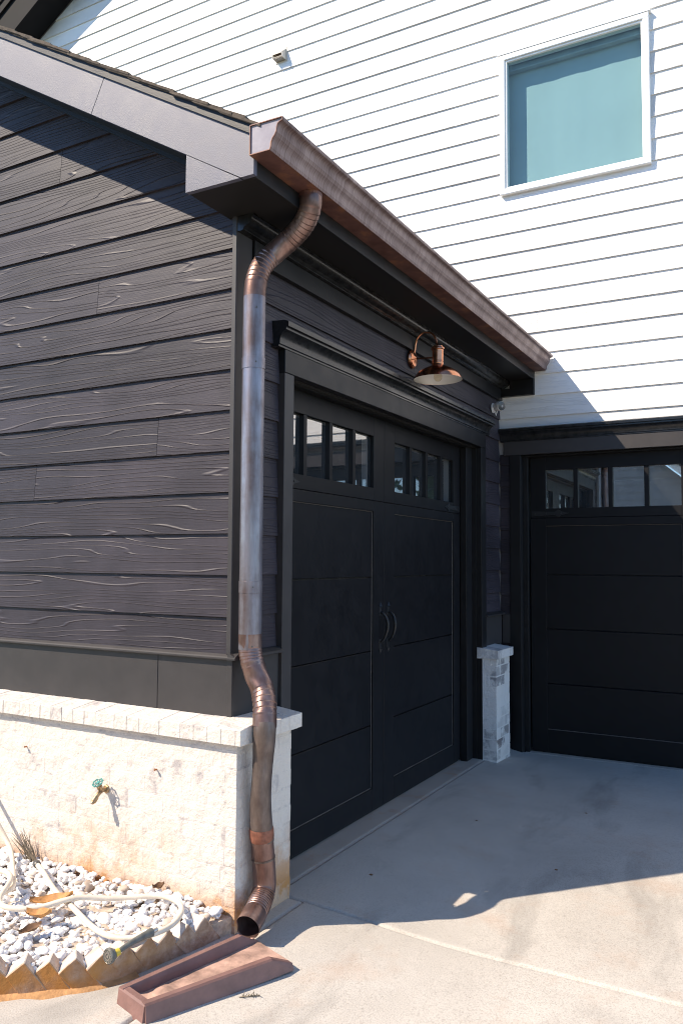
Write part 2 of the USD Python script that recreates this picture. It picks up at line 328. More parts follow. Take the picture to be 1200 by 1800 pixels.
# edging brick: upward faces coloured paler to look sunlit, clay on the faces
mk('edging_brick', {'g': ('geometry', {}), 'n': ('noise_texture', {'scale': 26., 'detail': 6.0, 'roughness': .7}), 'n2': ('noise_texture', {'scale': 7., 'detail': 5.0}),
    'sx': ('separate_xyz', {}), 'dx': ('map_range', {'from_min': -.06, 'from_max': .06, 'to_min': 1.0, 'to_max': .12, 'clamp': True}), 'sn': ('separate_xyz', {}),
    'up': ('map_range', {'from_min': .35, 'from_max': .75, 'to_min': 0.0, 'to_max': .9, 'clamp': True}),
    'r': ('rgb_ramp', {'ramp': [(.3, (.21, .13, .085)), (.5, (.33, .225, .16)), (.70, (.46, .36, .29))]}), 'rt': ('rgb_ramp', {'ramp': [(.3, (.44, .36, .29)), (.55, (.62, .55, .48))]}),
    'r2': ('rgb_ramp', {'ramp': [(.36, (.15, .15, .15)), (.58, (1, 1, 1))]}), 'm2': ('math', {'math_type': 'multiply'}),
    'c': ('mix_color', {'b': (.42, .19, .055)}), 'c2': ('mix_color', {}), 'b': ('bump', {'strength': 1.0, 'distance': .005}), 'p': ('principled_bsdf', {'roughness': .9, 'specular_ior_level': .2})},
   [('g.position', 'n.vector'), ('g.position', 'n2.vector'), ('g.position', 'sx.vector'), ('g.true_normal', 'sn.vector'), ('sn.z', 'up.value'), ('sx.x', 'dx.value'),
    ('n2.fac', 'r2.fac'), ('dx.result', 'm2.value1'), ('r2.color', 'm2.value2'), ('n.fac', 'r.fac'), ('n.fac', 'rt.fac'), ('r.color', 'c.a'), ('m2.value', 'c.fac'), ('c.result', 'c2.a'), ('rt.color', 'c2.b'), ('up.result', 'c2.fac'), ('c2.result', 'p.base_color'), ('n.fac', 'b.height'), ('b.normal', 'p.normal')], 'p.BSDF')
plain('splash_brown', (.185, .098, .082), .62, var=.2, scale=14, bump=.0012, bscale=90, rvar=.06)
plain('splash_silt', (.38, .24, .185), .8, var=.42, scale=16, bump=.002, bscale=60)

# glass
mk('door_glass', {'lw': ('layer_weight', {'blend': .5}), 'pw': ('math', {'math_type': 'power', 'value2': 5.0}), 'f': ('math', {'math_type': 'multiply_add', 'value2': 0.55, 'value3': 0.42}), 't': ('transparent_bsdf', {'color': (.80, .82, .82)}), 'gl': ('glossy_bsdf', {'color': (.95, .95, .95), 'roughness': .012}),
    'm': ('mix_closure', {}), 'd': ('diffuse_bsdf', {'color': (.5, .52, .54)}), 'm2': ('mix_closure', {'fac': .02})},
   [('lw.facing', 'pw.value1'), ('pw.value', 'f.value1'), ('f.value', 'm.fac'), ('t.BSDF', 'm.closure1'), ('gl.BSDF', 'm.closure2'), ('m.closure', 'm2.closure1'), ('d.BSDF', 'm2.closure2')], 'm2.closure')
mk('window_glass', {'lw': ('layer_weight', {'blend': .5}), 'pw': ('math', {'math_type': 'power', 'value2': 5.0}), 'f': ('math', {'math_type': 'multiply_add', 'value2': 0.93, 'value3': 0.045}), 't': ('transparent_bsdf', {'color': (.47, .615, .645)}), 'gl': ('glossy_bsdf', {'color': (.95, .95, .95), 'roughness': .01}), 'm': ('mix_closure', {})},
   [('lw.facing', 'pw.value1'), ('pw.value', 'f.value1'), ('f.value', 'm.fac'), ('t.BSDF', 'm.closure1'), ('gl.BSDF', 'm.closure2')], 'm.closure')
mk('clear_bulb', {'lw': ('layer_weight', {'blend': .5}), 'pw': ('math', {'math_type': 'power', 'value2': 5.0}), 'f': ('math', {'math_type': 'multiply_add', 'value2': 0.9, 'value3': 0.05}), 't': ('transparent_bsdf', {'color': (.93, .88, .78)}), 'gl': ('glossy_bsdf', {'roughness': .02}), 'm': ('mix_closure', {})},
   [('lw.facing', 'pw.value1'), ('pw.value', 'f.value1'), ('f.value', 'm.fac'), ('t.BSDF', 'm.closure1'), ('gl.BSDF', 'm.closure2')], 'm.closure')
mk('neighbour_siding', {'g': ('geometry', {}), 'n': ('noise_texture', {'scale': 3.}), 'r': ('rgb_ramp', {'ramp': [(.3, (.22, .22, .225)), (.7, (.26, .26, .265))]}), 'p': ('principled_bsdf', {'roughness': .6})},
   [('g.position', 'n.vector'), ('n.fac', 'r.fac'), ('r.color', 'p.base_color')], 'p.BSDF')

# ================================================================ ground
D = 3.66                                   # front plane of the white house
def gz(x, y):
    """driveway falls gently away from the left garage doors"""
    x = np.asarray(x, float); y = np.asarray(y, float)
    t = np.maximum(np.clip((x - .04) / .95, 0, 1), np.clip((y - 2.7) / .8, 0, 1) * np.clip((x - .0) / .12, 0, 1))
    return -.045 * t * t * (3 - 2 * t)
def slab(x0, x1, y0, y1, nx=None, ny=None, lift=0.0, edge=.012):
    """concrete slab with eased (tooled) edges, following gz"""
    xs = np.r_[x0, x0 + edge * .5, x0 + edge, np.linspace(x0 + edge * 2, x1 - edge * 2, max(3, int((x1 - x0) / .12))), x1 - edge, x1 - edge * .5, x1]
    ys = np.r_[y0, y0 + edge * .5, y0 + edge, np.linspace(y0 + edge * 2, y1 - edge * 2, max(3, int((y1 - y0) / .5))), y1 - edge, y1 - edge * .5, y1]
    X, Y = np.meshgrid(xs, ys)
    e = np.minimum(np.minimum(X - x0, x1 - X), np.minimum(Y - y0, y1 - Y))
    drop = .010 * (1 - np.clip(e / edge, 0, 1)) ** 2
    Z = gz(X, Y) + lift - drop
    top = sheet(np.stack([X, Y, Z], -1).reshape(-1, 3), len(ys), len(xs))
    # skirts
    ring = np.r_[np.arange(len(xs)), (np.arange(1, len(ys)) * len(xs) + len(xs) - 1), ((len(ys) - 1) * len(xs) + np.arange(len(xs) - 2, -1, -1)), (np.arange(len(ys) - 2, 0, -1) * len(xs))]
    V = top[0]; low = V[ring].copy(); low[:, 2] -= .12
    n = len(V); k = len(ring); Fs = []
    for i in range(k):
        j = (i + 1) % k
        Fs += [[ring[i], n + i, n + j], [ring[i], n + j, ring[j]]]
    return trimesh.Trimesh(np.vstack([V, low]), np.vstack([top[1], Fs]), process=False)
drive = thing('driveway', 'pale concrete driveway with control joints in front of both garage doors', 'driveway', (0, 0, 0), kind='structure')
G = .004
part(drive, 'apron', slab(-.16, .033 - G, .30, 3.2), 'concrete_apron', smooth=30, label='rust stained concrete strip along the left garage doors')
part(drive, 'slab', slab(.033 + G, 3.6, .285 + G, D + .02), 'concrete', smooth=30)
part(drive, 'slab', slab(.18 + G, 3.6, -3.1, .285 - G), 'concrete', smooth=30)
part(drive, 'slab', slab(-2.6, .18 - G, -3.1, -.12), 'concrete', smooth=30)
part(drive, 'slab', slab(.10, .18 - G, -.112, .285 - G, lift=-.002), 'concrete', smooth=30)
part(drive, 'slab', slab(3.6 + 2 * G, 7.2, -3.1, .285 - G), 'concrete', smooth=30)
part(drive, 'slab', slab(3.6 + 2 * G, 7.2, .285 + G, D + .02), 'concrete', smooth=30)
part(drive, 'slab', slab(-.6, 3.6, -6.6, -3.1 - 2 * G), 'concrete', smooth=30)
part(drive, 'slab', slab(3.6 + 2 * G, 7.2, -6.6, -3.1 - 2 * G), 'concrete', smooth=30)
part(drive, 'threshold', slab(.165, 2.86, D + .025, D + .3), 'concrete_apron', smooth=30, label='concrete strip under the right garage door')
part(drive, 'joint_fill', bx(-2.6, 7.2, -6.6, D + .3, -.11, -.058, 0), 'joint_dirt')
solo('ground', bx(-120, 120, -120, 120, -.8, -.13, 0), 'lawn', 'flat ground around the houses', 'ground', kind='structure')

# ================================================================ the dark garage
E_ = .178; Z0 = 3.010
SL = .5817
def low(x): return 3.095 - SL * x                     # underside of the rake fascia
XR = -3.3                                             # ridge
garage = thing('dark_garage', 'black lap sided garage wing with gable end, white brick base and double doors', 'garage', (0, 0, 0))
# --- sheathing cores
gable_poly = Polygon([(-6.6, .80), (-.012, .80), (-.012, 3.05), (XR, low(XR)), (-6.6, low(0))])
gw = part(garage, 'gable_wall', prism(gable_poly, 'y', 0.0, .14), 'dark_sheathing')
sw_poly = shapely.union_all([sbox(.14, .80, .395, 2.97), sbox(.14, 2.35, D, 2.97), sbox(3.10, .80, D, 2.97)])
m = ext(sw_poly, .10); v = m.vertices.copy(); m.vertices = np.stack([v[:, 2] - .125, v[:, 0], v[:, 1]], 1)
sw = part(garage, 'side_wall', m, 'dark_sheathing')
# --- gable planks (clipped under the rake)
clip = Polygon([(-6.6, 1.0), (-.026, 1.0), (-.026, low(-.026) + .03), (XR, low(XR) + .03), (-6.6, low(0) + .03)])
seams = {1: [], 2: [-.831], 3: [], 5: [], 6: [-.436], 7: [-1.23], -2: [-1.112]}
for k in range(-14, 12):
    zb = Z0 - k * E_
    if zb > low(XR): continue
    cuts = [-6.6] + sorted(s for s in seams.get(k, [-1.7 - .9 * (k * 7 % 5) / 4.0])) + [-.026]
    if cuts[1] - cuts[0] > 3.7: cuts.insert(1, cuts[1] - 3.5)
    zlo = zb if k < 11 else 1.060
    for a, b in zip(cuts[:-1], cuts[1:]):
        pl = sbox(a + .0012, zlo, b - .0012, zb + E_ + .004).intersection(clip)
        if pl.geom_type != 'Polygon': continue
        bm = lap(pl, 'x', 0.0, -1, zb, E_)
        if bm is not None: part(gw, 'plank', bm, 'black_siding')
# --- side wall planks
for k in range(1, 12):
    zb = Z0 - k * E_
    top = min(zb + E_ + .004, 2.815)
    zlo = zb if k < 11 else 1.060
    if zlo > 2.80: continue
    if zb > 2.45:
        cuts = [.10, 1.9 + .5 * (k % 2), D - .01] if k == 2 else [.10, D - .01]
        for a, b in zip(cuts[:-1], cuts[1:]):
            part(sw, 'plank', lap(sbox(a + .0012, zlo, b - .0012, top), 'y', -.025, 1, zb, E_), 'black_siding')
    else:
        for a, b in ((.10, .335), (3.20, D - .024)):
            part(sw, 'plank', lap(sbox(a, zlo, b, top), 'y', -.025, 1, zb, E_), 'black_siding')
# --- corner board, skirt, cap moulding
part(garage, 'corner_board', [bx(-.025, .0, -.024, .095, 1.072, 2.97, .0025)], 'skirt_black')
for a, b in ((-6.6, -3.0), (-3.0, -.405), (-.4025, -.006)):
    part(garage, 'skirt_board', bx(a, b, -.016, .0, .800, 1.052, .0015), 'skirt_black')
part(garage, 'skirt_board', bx(-.022, .004, -.018, .335, .800, 1.052, .0015), 'skirt_black')
part(garage, 'skirt_board', bx(-.022, .004, 3.20, D - .03, .820, 1.052, .0015), 'skirt_black')
capprof = [(0, 1.052), (-.034, 1.052), (-.040, 1.056), (-.040, 1.062), (-.034, 1.067), (-.012, 1.078), (0, 1.080)]
part(garage, 'skirt_cap', prism([(y, z) for y, z in capprof], 'x', -6.6, .033), 'skirt_black')
part(garage, 'skirt_cap', prism([(-x - .006, z) for x, z in capprof], 'y', -.038, .335), 'skirt_black')
part(garage, 'skirt_cap', prism([(-x - .006, z) for x, z in capprof], 'y', 3.20, D - .03), 'skirt_black')
# --- rake: fascia boards, drip edge, rake soffit, eave return
YF = -.310
def rake_strip(xa, xb, d0, d1, y0, y1, plumb=True):
    pl = Polygon([(xa, low(xa) + d0), (xb, low(xb) + d0), (xb, low(xb) + d1), (xa, low(xa) + d1)])
    return prism(pl, 'y', y0, y1)
cp = Polygon([(-.5572, low(-.5572)), (.2, low(.2)), (.228, 2.962), (.287, 2.962), (.287, low(.287) + .195), (-.5172, low(-.5172) + .195), (-.5952, low(-.5952) + .0)])
part(garage, 'fascia_board', prism(Polygon([(-.592, low(-.592)), (.2255, 2.9638), (.287, 2.9638), (.287, low(.287) + .193), (-.517, low(-.517) + .193)]), 'y', YF, YF + .022), 'fascia_black')
part(garage, 'fascia_board', prism(Polygon([(-3.298, low(-3.298)), (-.5955, low(-.5955)), (-.5205, low(-.5205) + .193), (-3.298, low(-3.298) + .193)]), 'y', YF, YF + .022), 'fascia_black')
part(garage, 'eave_return', prism(Polygon([(-.050, 2.9635), (.2195, 2.9635), (-.050, low(-.050) - .0025)]), 'y', YF + .002, YF + .024), 'fascia_black', label='small triangular return board closing the eave corner')
part(garage, 'rake_soffit', rake_strip(-3.3, -.05, .018, .03, YF + .022, -.001), 'black_trim')
part(garage, 'rake_frieze', rake_strip(-3.3, -.05, -.004, .018, -.034, -.004), 'black_trim')
part(garage, 'drip_edge', rake_strip(-3.3, .30, .190, .226, YF - .010, YF + .02), 'black_trim')
# left slope of the gable
lx = lambda P: [(2 * XR - x, z) for x, z in P][::-1]
part(garage, 'fascia_board', prism(lx([(-3.298, low(-3.298)), (.2, low(.2)), (.28, low(.28) + .193), (-3.298, low(-3.298) + .193)]), 'y', YF, YF + .022), 'fascia_black')
# --- eave: fascia, soffit box, crown, frieze
part(garage, 'fascia_board', bx(.262, .284, YF + .023, D - .006, 2.960, 3.135, .0015), 'black_trim')
part(garage, 'soffit', bx(-.05, .262, YF + .024, D - .006, 2.967, 2.979, 0), 'soffit')
crown = [(-.02, 2.966), (.082, 2.966), (.082, 2.958), (.076, 2.954)] + [(.030 + .046 * math.cos(t), 2.954 - .036 * math.sin(t)) for t in np.linspace(.12, 1.35, 9)] + [(.036, 2.914), (.030, 2.908), (.030, 2.903), (.020, 2.900), (-.02, 2.900)]
part(garage, 'crown_molding', prism(crown, 'y', -.020, D - .006), 'black_gloss', smooth=35)
part(garage, 'frieze_board', bx(-.02, .012, .0955, 1.9, 2.808, 2.8995, .0015), 'black_trim')
part(garage, 'frieze_board', bx(-.02, .012, 1.902, D - .006, 2.808, 2.8995, .0015), 'black_trim')
part(garage, 'end_block', [bx(.012, .285, D - .046, D - .006, 2.836, 2.9, .0015), bx(.084, .285, D - .046, D - .006, 2.9, 2.966, .0015)], 'black_trim', label='black block closing the soffit against the white wall')
# --- roof
roof_r = Polygon([(XR, low(XR) + .195), (.300, low(.300) + .195), (.300, low(.300) + .222), (XR, low(XR) + .222)])
rf = part(garage, 'roof', [prism(roof_r, 'y', YF + .0, D - .004), prism(lx(list(roof_r.exterior.coords)[:-1]), 'y', YF + .0, D - .004)], 'dark_sheathing')
for i in range(30):
    xb = .325 - .123 * i; xt = xb - .20
    for lay in range(2):
        j0 = YF - .018 - rng.uniform(0, .012); t = .006 + rng.uniform(0, .003)
        s0 = .223 + lay * .0055
        xo = rng.uniform(-.012, .012) - lay * .055
        a, b = xb + xo, max(xt + xo, XR)
        if a <= XR: continue
        lift0, lift1 = .010 + rng.uniform(-.002, .004), .001
        pl = [(a, low(a) + s0 + lift0 - .004), (a, low(a) + s0 + lift0 + t), (b, low(b) + s0 + lift1 + t), (b, low(b) + s0 + lift1 - .001)]
        part(rf, 'shingle', prism(Polygon(pl).buffer(0), 'y', j0, 1.2 if lay else D - .004), 'shingle')
part(rf, 'roof_slope', prism(lx([(XR, low(XR) + .223), (.32, low(.32) + .223), (.32, low(.32) + .236), (XR, low(XR) + .236)]), 'y', YF - .02, D - .004), 'shingle')
# far and back walls so that the wing is closed
part(garage, 'left_wall', bx(-6.6, -6.5, .0, D, 0, 2.95, 0), 'dark_sheathing')
part(garage, 'garage_floor', bx(-6.5, -.17, .1, D, -.10, .001, 0), 'interior')
part(garage, 'ceiling', bx(-6.5, -.125, .14, D, 2.60, 2.65, 0), 'interior')
part(garage, 'end_wall', bx(-6.5, -.17, D - .1, D, 0, 2.6, 0), 'interior')
part(garage, 'end_wall', bx(-6.5, -.17, .14, .2, 0, 2.6, 0), 'interior')

# --- garage doors (shared builder): u along the wall, w outwards, v up
def door_builder(root, tf, uc, half, vb, dusty):
    def B(u0, u1, w0, w1, v0, v1, r=.0015):
        m = bx(u0, u1, w0, w1, v0, v1, r); m.vertices = tf(np.array(m.vertices)); 
        if flipf: m.invert()
        return m
    def T(m):
        m = m.copy(); m.vertices = tf(np.array(m.vertices))
        if flipf: m.invert()
        return m
    probe = tf(np.eye(4, 3, -1)); J = np.linalg.det(probe[1:] - probe[0]); flipf = J < 0
    u0, u1 = uc - half, uc + half
    secs = [(vb, .502), (.506, .938), (.942, 1.375), (1.379, 1.833)]
    door = part(root, 'garage_door', B(u0, u1, -.05, -.034, vb + .01, 1.83), 'interior')
    for a, b in secs: part(door, 'panel', B(u0, u1, -.033, 0, a, b, .0035), 'door_black')
    # top section with window holes
    P0, PW, PITCH, V0, V1 = .143, .235, .2685, 1.912, 2.226
    wins = []
    for s in (-1, 1):
        us = [uc + (P0 + .004 + i * PITCH if s > 0 else -(P0 + i * PITCH + PW)) for i in range(4)]
        wins.append(sorted(us))
    poly = sbox(u0, 1.837, u1, 2.44)
    for ws in wins: poly = poly.difference(sbox(ws[0] - .006, V0 - .006, ws[-1] + PW + .006, V1 + .006))
    m = ext(poly, .033); v = m.vertices.copy(); m.vertices = np.stack([v[:, 0], v[:, 2] - .033, v[:, 1]], 1); m.invert(); part(door, 'panel', T(m), 'door_black')
    O = .013
    for s, ws in zip((-1, 1), wins):
        pu0 = uc + (.147 if s > 0 else -1.172); pu1 = pu0 + 1.025       # panel opening
        inner, outer = (uc + .0015, pu0) if s > 0 else (pu1, uc - .0015)
        eu = (pu1, u1) if s > 0 else (u0, pu0)
        part(door, 'stile', [B(inner, outer, .0005, O, vb + .004, 1.834), B(inner, outer, .0005, O, 1.837, 2.44)], 'door_black')
        part(door, 'stile', [B(eu[0], eu[1], .0005, O, vb + .004, 1.834), B(eu[0], eu[1], .0005, O, 1.837, 2.44)], 'door_black')
        part(door, 'rail', B(pu0, pu1, .0005, O - .0004, vb + .004, .140), 'door_black')
        part(door, 'rail', B(pu0, pu1, .0005, O - .0004, 1.772, 1.834), 'door_black')
        part(door, 'rail', B(pu0, pu1, .0005, O - .0004, 1.837, V0), 'door_black')
        part(door, 'rail', B(pu0, pu1, .0005, O - .0004, V1, 2.44), 'door_black')
        # dusty caulk beads along the panel edges
        d = .0035
        part(door, 'panel_bead', [B(pu0 + .001, pu1 - .001, .0003, d, 1.7685, 1.7715, .0008), B(pu0 + .001, pu1 - .001, .0003, d + .001, .1405, .1445, .001),
                                  B(pu1 - .004, pu1 - .0005, .0003, d + .001, .145, 1.768, .001)], 'door_dust')
        edges = [pu0, ws[0]]
        for i, wu in enumerate(ws):
            if i == 0 and wu - pu0 > .002: part(door, 'muntin', B(pu0, wu, -.02, O - .0008, V0, V1), 'door_black')
            nxt = ws[i + 1] if i < 3 else pu1
            if nxt - (wu + PW) > .002: part(door, 'muntin', B(wu + PW, nxt, -.02, O - .0008, V0, V1), 'door_black')
            q = np.array([(wu - .004, -.014, V0 - .004), (wu + PW + .004, -.014, V0 - .004), (wu + PW + .004, -.014, V1 + .004), (wu - .004, -.014, V1 + .004)])
            part(door, 'pane', T(trimesh.Trimesh(q, [[0, 1, 2], [0, 2, 3]], process=False)), 'door_glass')
        a, b = ws[0] - .004, ws[-1] + PW + .004
        part(door, 'window_lining', [B(a - .03, a, -.075, -.035, V0 - .03, V1 + .03, 0), B(b, b + .03, -.075, -.035, V0 - .03, V1 + .03, 0), B(a, b, -.075, -.035, V0 - .03, V0 - .004, 0), B(a, b, -.075, -.035, V1 + .004, V1 + .03, 0)], 'white_frame', label='white inner lining of the row of panes')
        # strap hinge with arrow tip
        t = -1 if s > 0 else 1
        hu = eu[1] - .01 if s > 0 else eu[0] + .01; hv = 1.872
        L = .30
        hp = Polygon([(0, -.020), (.19, -.012), (.215, -.030), (.25, -.012), (L, 0), (.25, .012), (.215, .030), (.19, .012), (0, .020)])
        m = ext(hp, .004); v = m.vertices.copy(); m.vertices = np.stack([hu + t * v[:, 0], v[:, 2] + O + .0005, hv + v[:, 1]], 1)
        if t > 0: m.invert()
        bolts = [place(lathe([(0, 0), (.006, 0), (.005, .004), (0, .005)], 8), [0, 1, 0], (hu + t * x, O + .004, hv)) for x in (.03, .12, .24)]
        part(door, 'hinge', T(cat([m] + bolts)), 'iron_black')
        # pull handle
        hu = uc + s * .055
        hp = spline([(hu, O + .002, 1.165), (hu, O + .030, 1.150), (hu - s * .004, O + .050, 1.105), (hu - s * .002, O + .046, 1.050), (hu, O + .026, 1.005), (hu, O + .002, .985)], 22)
        pl = [bx(hu - .013, hu + .013, O, O + .004, 1.140, 1.20, .0015), bx(hu - .013, hu + .013, O, O + .004, .945, 1.005, .0015)]
        tips = [place(lathe([(0, 0), (.013, 0), (.0, .03)], 4), [0, 0, 1], (hu, O + .003, 1.20)), place(lathe([(0, 0), (.013, 0), (.0, .03)], 4), [0, 0, -1], (hu, O + .003, .945))]
        part(door, 'handle', T(cat([tube(hp, np.interp(np.linspace(0, 1, 22), [0, .3, .6, 1], [.007, .010, .010, .006]), 10)] + pl + tips)), 'iron_black', smooth=40)
    part(door, 'bottom_seal', B(u0 + .003, u1 - .003, -.03, -.002, vb - .012, vb + .0, .001), 'dark_sheathing')
    return door
door_builder(garage, lambda P: np.stack([P[:, 1] - .12, P[:, 0], P[:, 2]], 1), 1.668, 1.298, .012, True)
# --- door trim
part(garage, 'door_casing', bx(-.02, .022, .336, .417, -.004, 2.351, .002), 'skirt_black')
part(garage, 'door_casing', bx(-.02, .022, 3.092, 3.199, -.06, 2.351, .002), 'black_trim')
part(garage, 'door_header', bx(-.02, .0225, .336, 3.199, 2.353, 2.463, .002), 'black_trim')
hc = [(-.02, 2.462), (.026, 2.462), (.026, 2.470), (.032, 2.474), (.032, 2.480)] + [(.032 + .030 * (1 - math.cos(t)), 2.482 + .050 * math.sin(t)) for t in np.linspace(0.1, 1.5, 7)] + [(.066, 2.536), (.066, 2.546), (.078, 2.550), (.078, 2.572), (.06, 2.579), (-.02, 2.586)]
part(garage, 'door_crown', prism(hc, 'y', .275, 3.262), 'black_gloss', smooth=35)
part(garage, 'jamb', [bx(-.15, -.021, .395, .4175, -.004, 2.352, .001), bx(-.15, -.021, 3.0915, 3.112, -.004, 2.352, .001), bx(-.15, -.021, .395, 3.112, 2.3515, 2.37, .001)], 'black_trim')
part(garage, 'door_stop', [bx(-.106, -.055, 2.972, 3.0905, -.002, 2.34, .002), bx(-.106, -.055, .4185, .44, -.002, 2.34, .002), bx(-.106, -.055, .4185, 3.0905, 2.340, 2.3505, .002)], 'black_trim')

# --- painted brick base
def brick_face(core, name_mat, s0, s1, zrows, axis, plane, out, seed, bl=.194, joint=.010, depth=.05, jit=.0004):
    r = np.random.default_rng(seed)
    for i, (z0, z1) in enumerate(zrows):
        s = s0 - (bl + joint) * (.5 if i % 2 else 0)
        while s < s1 - .004:
            a, b = max(s, s0), min(s + bl, s1)
            if b - a > .012:
                o = r.uniform(-jit, jit); ja, jb, jz = r.uniform(-.002, .002, 3)
                if a == s0: ja = 0
                if b == s1: jb = 0
                f0 = plane - out * depth; f1 = plane + out * o
                if axis == 'x': part(core, 'brick', bx(a + ja, b + jb, f0, f1, z0 + jz * .6, z1 + jz * .6, .0012), name_mat)
                else: part(core, 'brick', bx(f0, f1, a + ja, b + jb, z0 + jz * .6, z1 + jz * .6, .0012), name_mat)
            s += bl + joint
rows = [(-.06 + i * .0775, -.06 + i * .0775 + .0685) for i in range(10)] + [(.715, .734)]
base = part(garage, 'brick_base', [bx(-6.6, .1099, -.1189, .1, -.15, .735, .001), bx(-.03, .1099, .05, .283, -.15, .735, .001)], 'white_brick', label='white painted brick base under the black gable wall')
brick_face(base, 'white_brick', -2.3, .052, rows, 'x', -.1195, -1, 3)
brick_face(base, 'white_brick', -.1205, .285, rows, 'y', .1105, 1, 4, bl=.09 if False else .194)
# header (rowlock) course with a slight outward fall
def rowlock(core, along, s0, s1, plane, out, inner, zt, zb, pitch, seed, mname='white_brick'):
    r = np.random.default_rng(seed); s = s0
    while s < s1 - .01:
        wid = pitch * r.choice([1.0, 1.0, 1.0, 1.6]); b = min(s + wid - .0007, s1); o = r.uniform(-.0015, .0015); dz = r.uniform(-.0012, .0012)
        if along == 'x':
            m = bx(s, b, plane + out * o, inner, zb, zt + dz, .0016)
            v = m.vertices; k = (v[:, 1] - plane) / (inner - plane); v[:, 2] += np.where(v[:, 2] > (zb + zt) / 2, .018 * k, 0); m.vertices = v
        else:
            m = bx(plane + out * o, inner, s, b, zb, zt + dz, .0016)
            v = m.vertices; k = (v[:, 0] - plane) / (inner - plane); v[:, 2] += np.where(v[:, 2] > (zb + zt) / 2, .018 * k, 0); m.vertices = v
        part(core, 'brick', m, mname); s += wid
rowlock(base, 'x', -2.3, .150, -.152, -1, -.012, .797, .735, .0705, 5)
rowlock(base, 'y', -.148, .312, .150, 1, .006, .797, .7345, .0705, 6)
part(base, 'mortar_bed', [bx(-6.6, .134, -.136, -.014, .736, .790, .002), bx(.006, .134, -.10, .305, .737, .790, .002)], 'white_brick')
for x, z in ((-1.108, .586), (-.307, .582)):
    part(base, 'nail', tube([(x, -.118, z), (x + .004, -.135, z + .002), (x + .002, -.137, z + .003)], [.0035, .0035, .007], 8), 'rust_nail')
# second small pier at the inside corner
pier = part(garage, 'brick_pier', bx(-.02, .1298, 3.1006, 3.42, -.15, .75, .001), 'pier_brick', label='small white brick pier in the inside corner between the doors')
rows2 = [(-.075 + i * .0775, -.075 + i * .0775 + .0685) for i in range(10)] + [(.70, .748)]
brick_face(pier, 'pier_brick', -.02, .130, rows2, 'x', 3.100, -1, 8, bl=.095, depth=.04)
brick_face(pier, 'pier_brick', 3.100, 3.424, rows2, 'y', .1305, 1, 9, bl=.194)
rowlock(pier, 'y', 3.082, 3.45, .152, 1, -.015, .812, .749, .092, 10, 'pier_brick')
part(pier, 'mortar_bed', bx(-.015, .14, 3.09, 3.44, .750, .80, .002), 'pier_brick')

# ================================================================ gutter
GX, GY0, GY1, GZ = .285, -.335, D - .012, 3.027
prof = [(0, .118), (0, 0), (.092, 0), (.0965, .010), (.098, .028), (.104, .042), (.114, .053), (.121, .066), (.123, .082), (.127, .094), (.136, .100), (.146, .103), (.148, .107), (.148, .116), (.138, .116)]
line = LineString(prof).buffer(.0011, cap_style='flat', join_style='round', quad_segs=2)
gut = thing('gutter', 'brown copper ogee gutter along the eave of the black garage wing', 'gutter', (GX, GY0, GZ))
pf = [(GX + x, GZ + z) for x, z in prof]
face = [(GX + x, GZ + z) for x, z in prof[2:]]
part(gut, 'front_face', prism(LineString(face).buffer(.0011, cap_style='flat', join_style='round', quad_segs=2), 'y', GY0, GY1), 'gutter_copper', smooth=40)
part(gut, 'bottom', prism(LineString(pf[:3]).buffer(.0010, cap_style='flat', join_style='mitre'), 'y', GY0, GY1), 'gutter_under')
capo = Polygon(pf)
for yy in (GY0 + .006, GY1 - .006):
    part(gut, 'end_cap', prism(capo.buffer(-.001), 'y', yy - .001, yy + .001), 'gutter_cap')
rim = capo.buffer(.0012).difference(capo.buffer(-.0022))
part(gut, 'end_rim', prism(rim, 'y', GY0 - .001, GY0 + .005), 'gutter_under')
part(gut, 'outlet', place(lathe([(.046, .0), (.050, 0), (.050, .02), (.046, .02)], 24), [0, 0, 1], (.322, .058, GZ - .018)), 'gutter_under')
# ================================================================ downspout
R0 = .0475
ds = thing('downspout', 'dented round copper downspout running from the gutter to the splash block', 'downspout', (.08, 0, 0))
def pleat(n, amp, phase=0):
    return 1 + amp * np.abs(np.sin(np.linspace(0, math.pi * n, 200)))
def corr(P, r0, segs, N, shape=None, n=28):
    """corrugated elbow: saw-tooth pleats inside the given parameter ranges, deeper on the inner side of the bend"""
    pts = spline(P, N); t = np.linspace(0, 1, N); r = np.full(N, r0)
    for a, b, k in segs:
        i = (t >= a) & (t <= b); ph = (t[i] - a) / (b - a) * k
        r[i] = r0 * (1 + .055 * (ph % 1.0) - .03)
    return tube(pts, r, n, caps=False, shape=shape)
part(ds, 'upper_elbow', corr([(.322, .058, 3.018), (.320, .059, 2.972), (.283, .078, 2.922), (.205, .088, 2.866), (.132, .066, 2.805), (.095, .027, 2.738), (.0815, .005, 2.65), (.08, .001, 2.58)], R0, [(.10, .43, 9), (.58, .85, 8)], 150), 'pipe_brown', smooth=25)
def seam(i, ang):
    return 1 + .035 * np.exp(-((ang - 1.2) / .12) ** 2)
part(ds, 'pipe', tube([(.08, .001, z) for z in np.linspace(2.60, 1.10, 30)], R0 * 1.01, 32, caps=False, shape=seam), 'pipe_patina', smooth=40, label='long straight grey weathered pipe')
def band(z0, z1, k, mat_, c=(.08, .001)):
    part(ds, 'band', tube([(c[0], c[1], z) for z in (z0, z0 + .0008, z1 - .0008, z1)], [R0 * 1.01, R0 * k, R0 * k, R0 * 1.01], 32, caps=False), mat_, smooth=40)
band(2.285, 2.335, 1.05, 'pipe_patina')
band(1.335, 1.385, 1.045, 'pipe_patina')
def dent1(i, ang): return 1 + .025 * np.sin(3 * ang + i * .25) * (40 < i < 100)
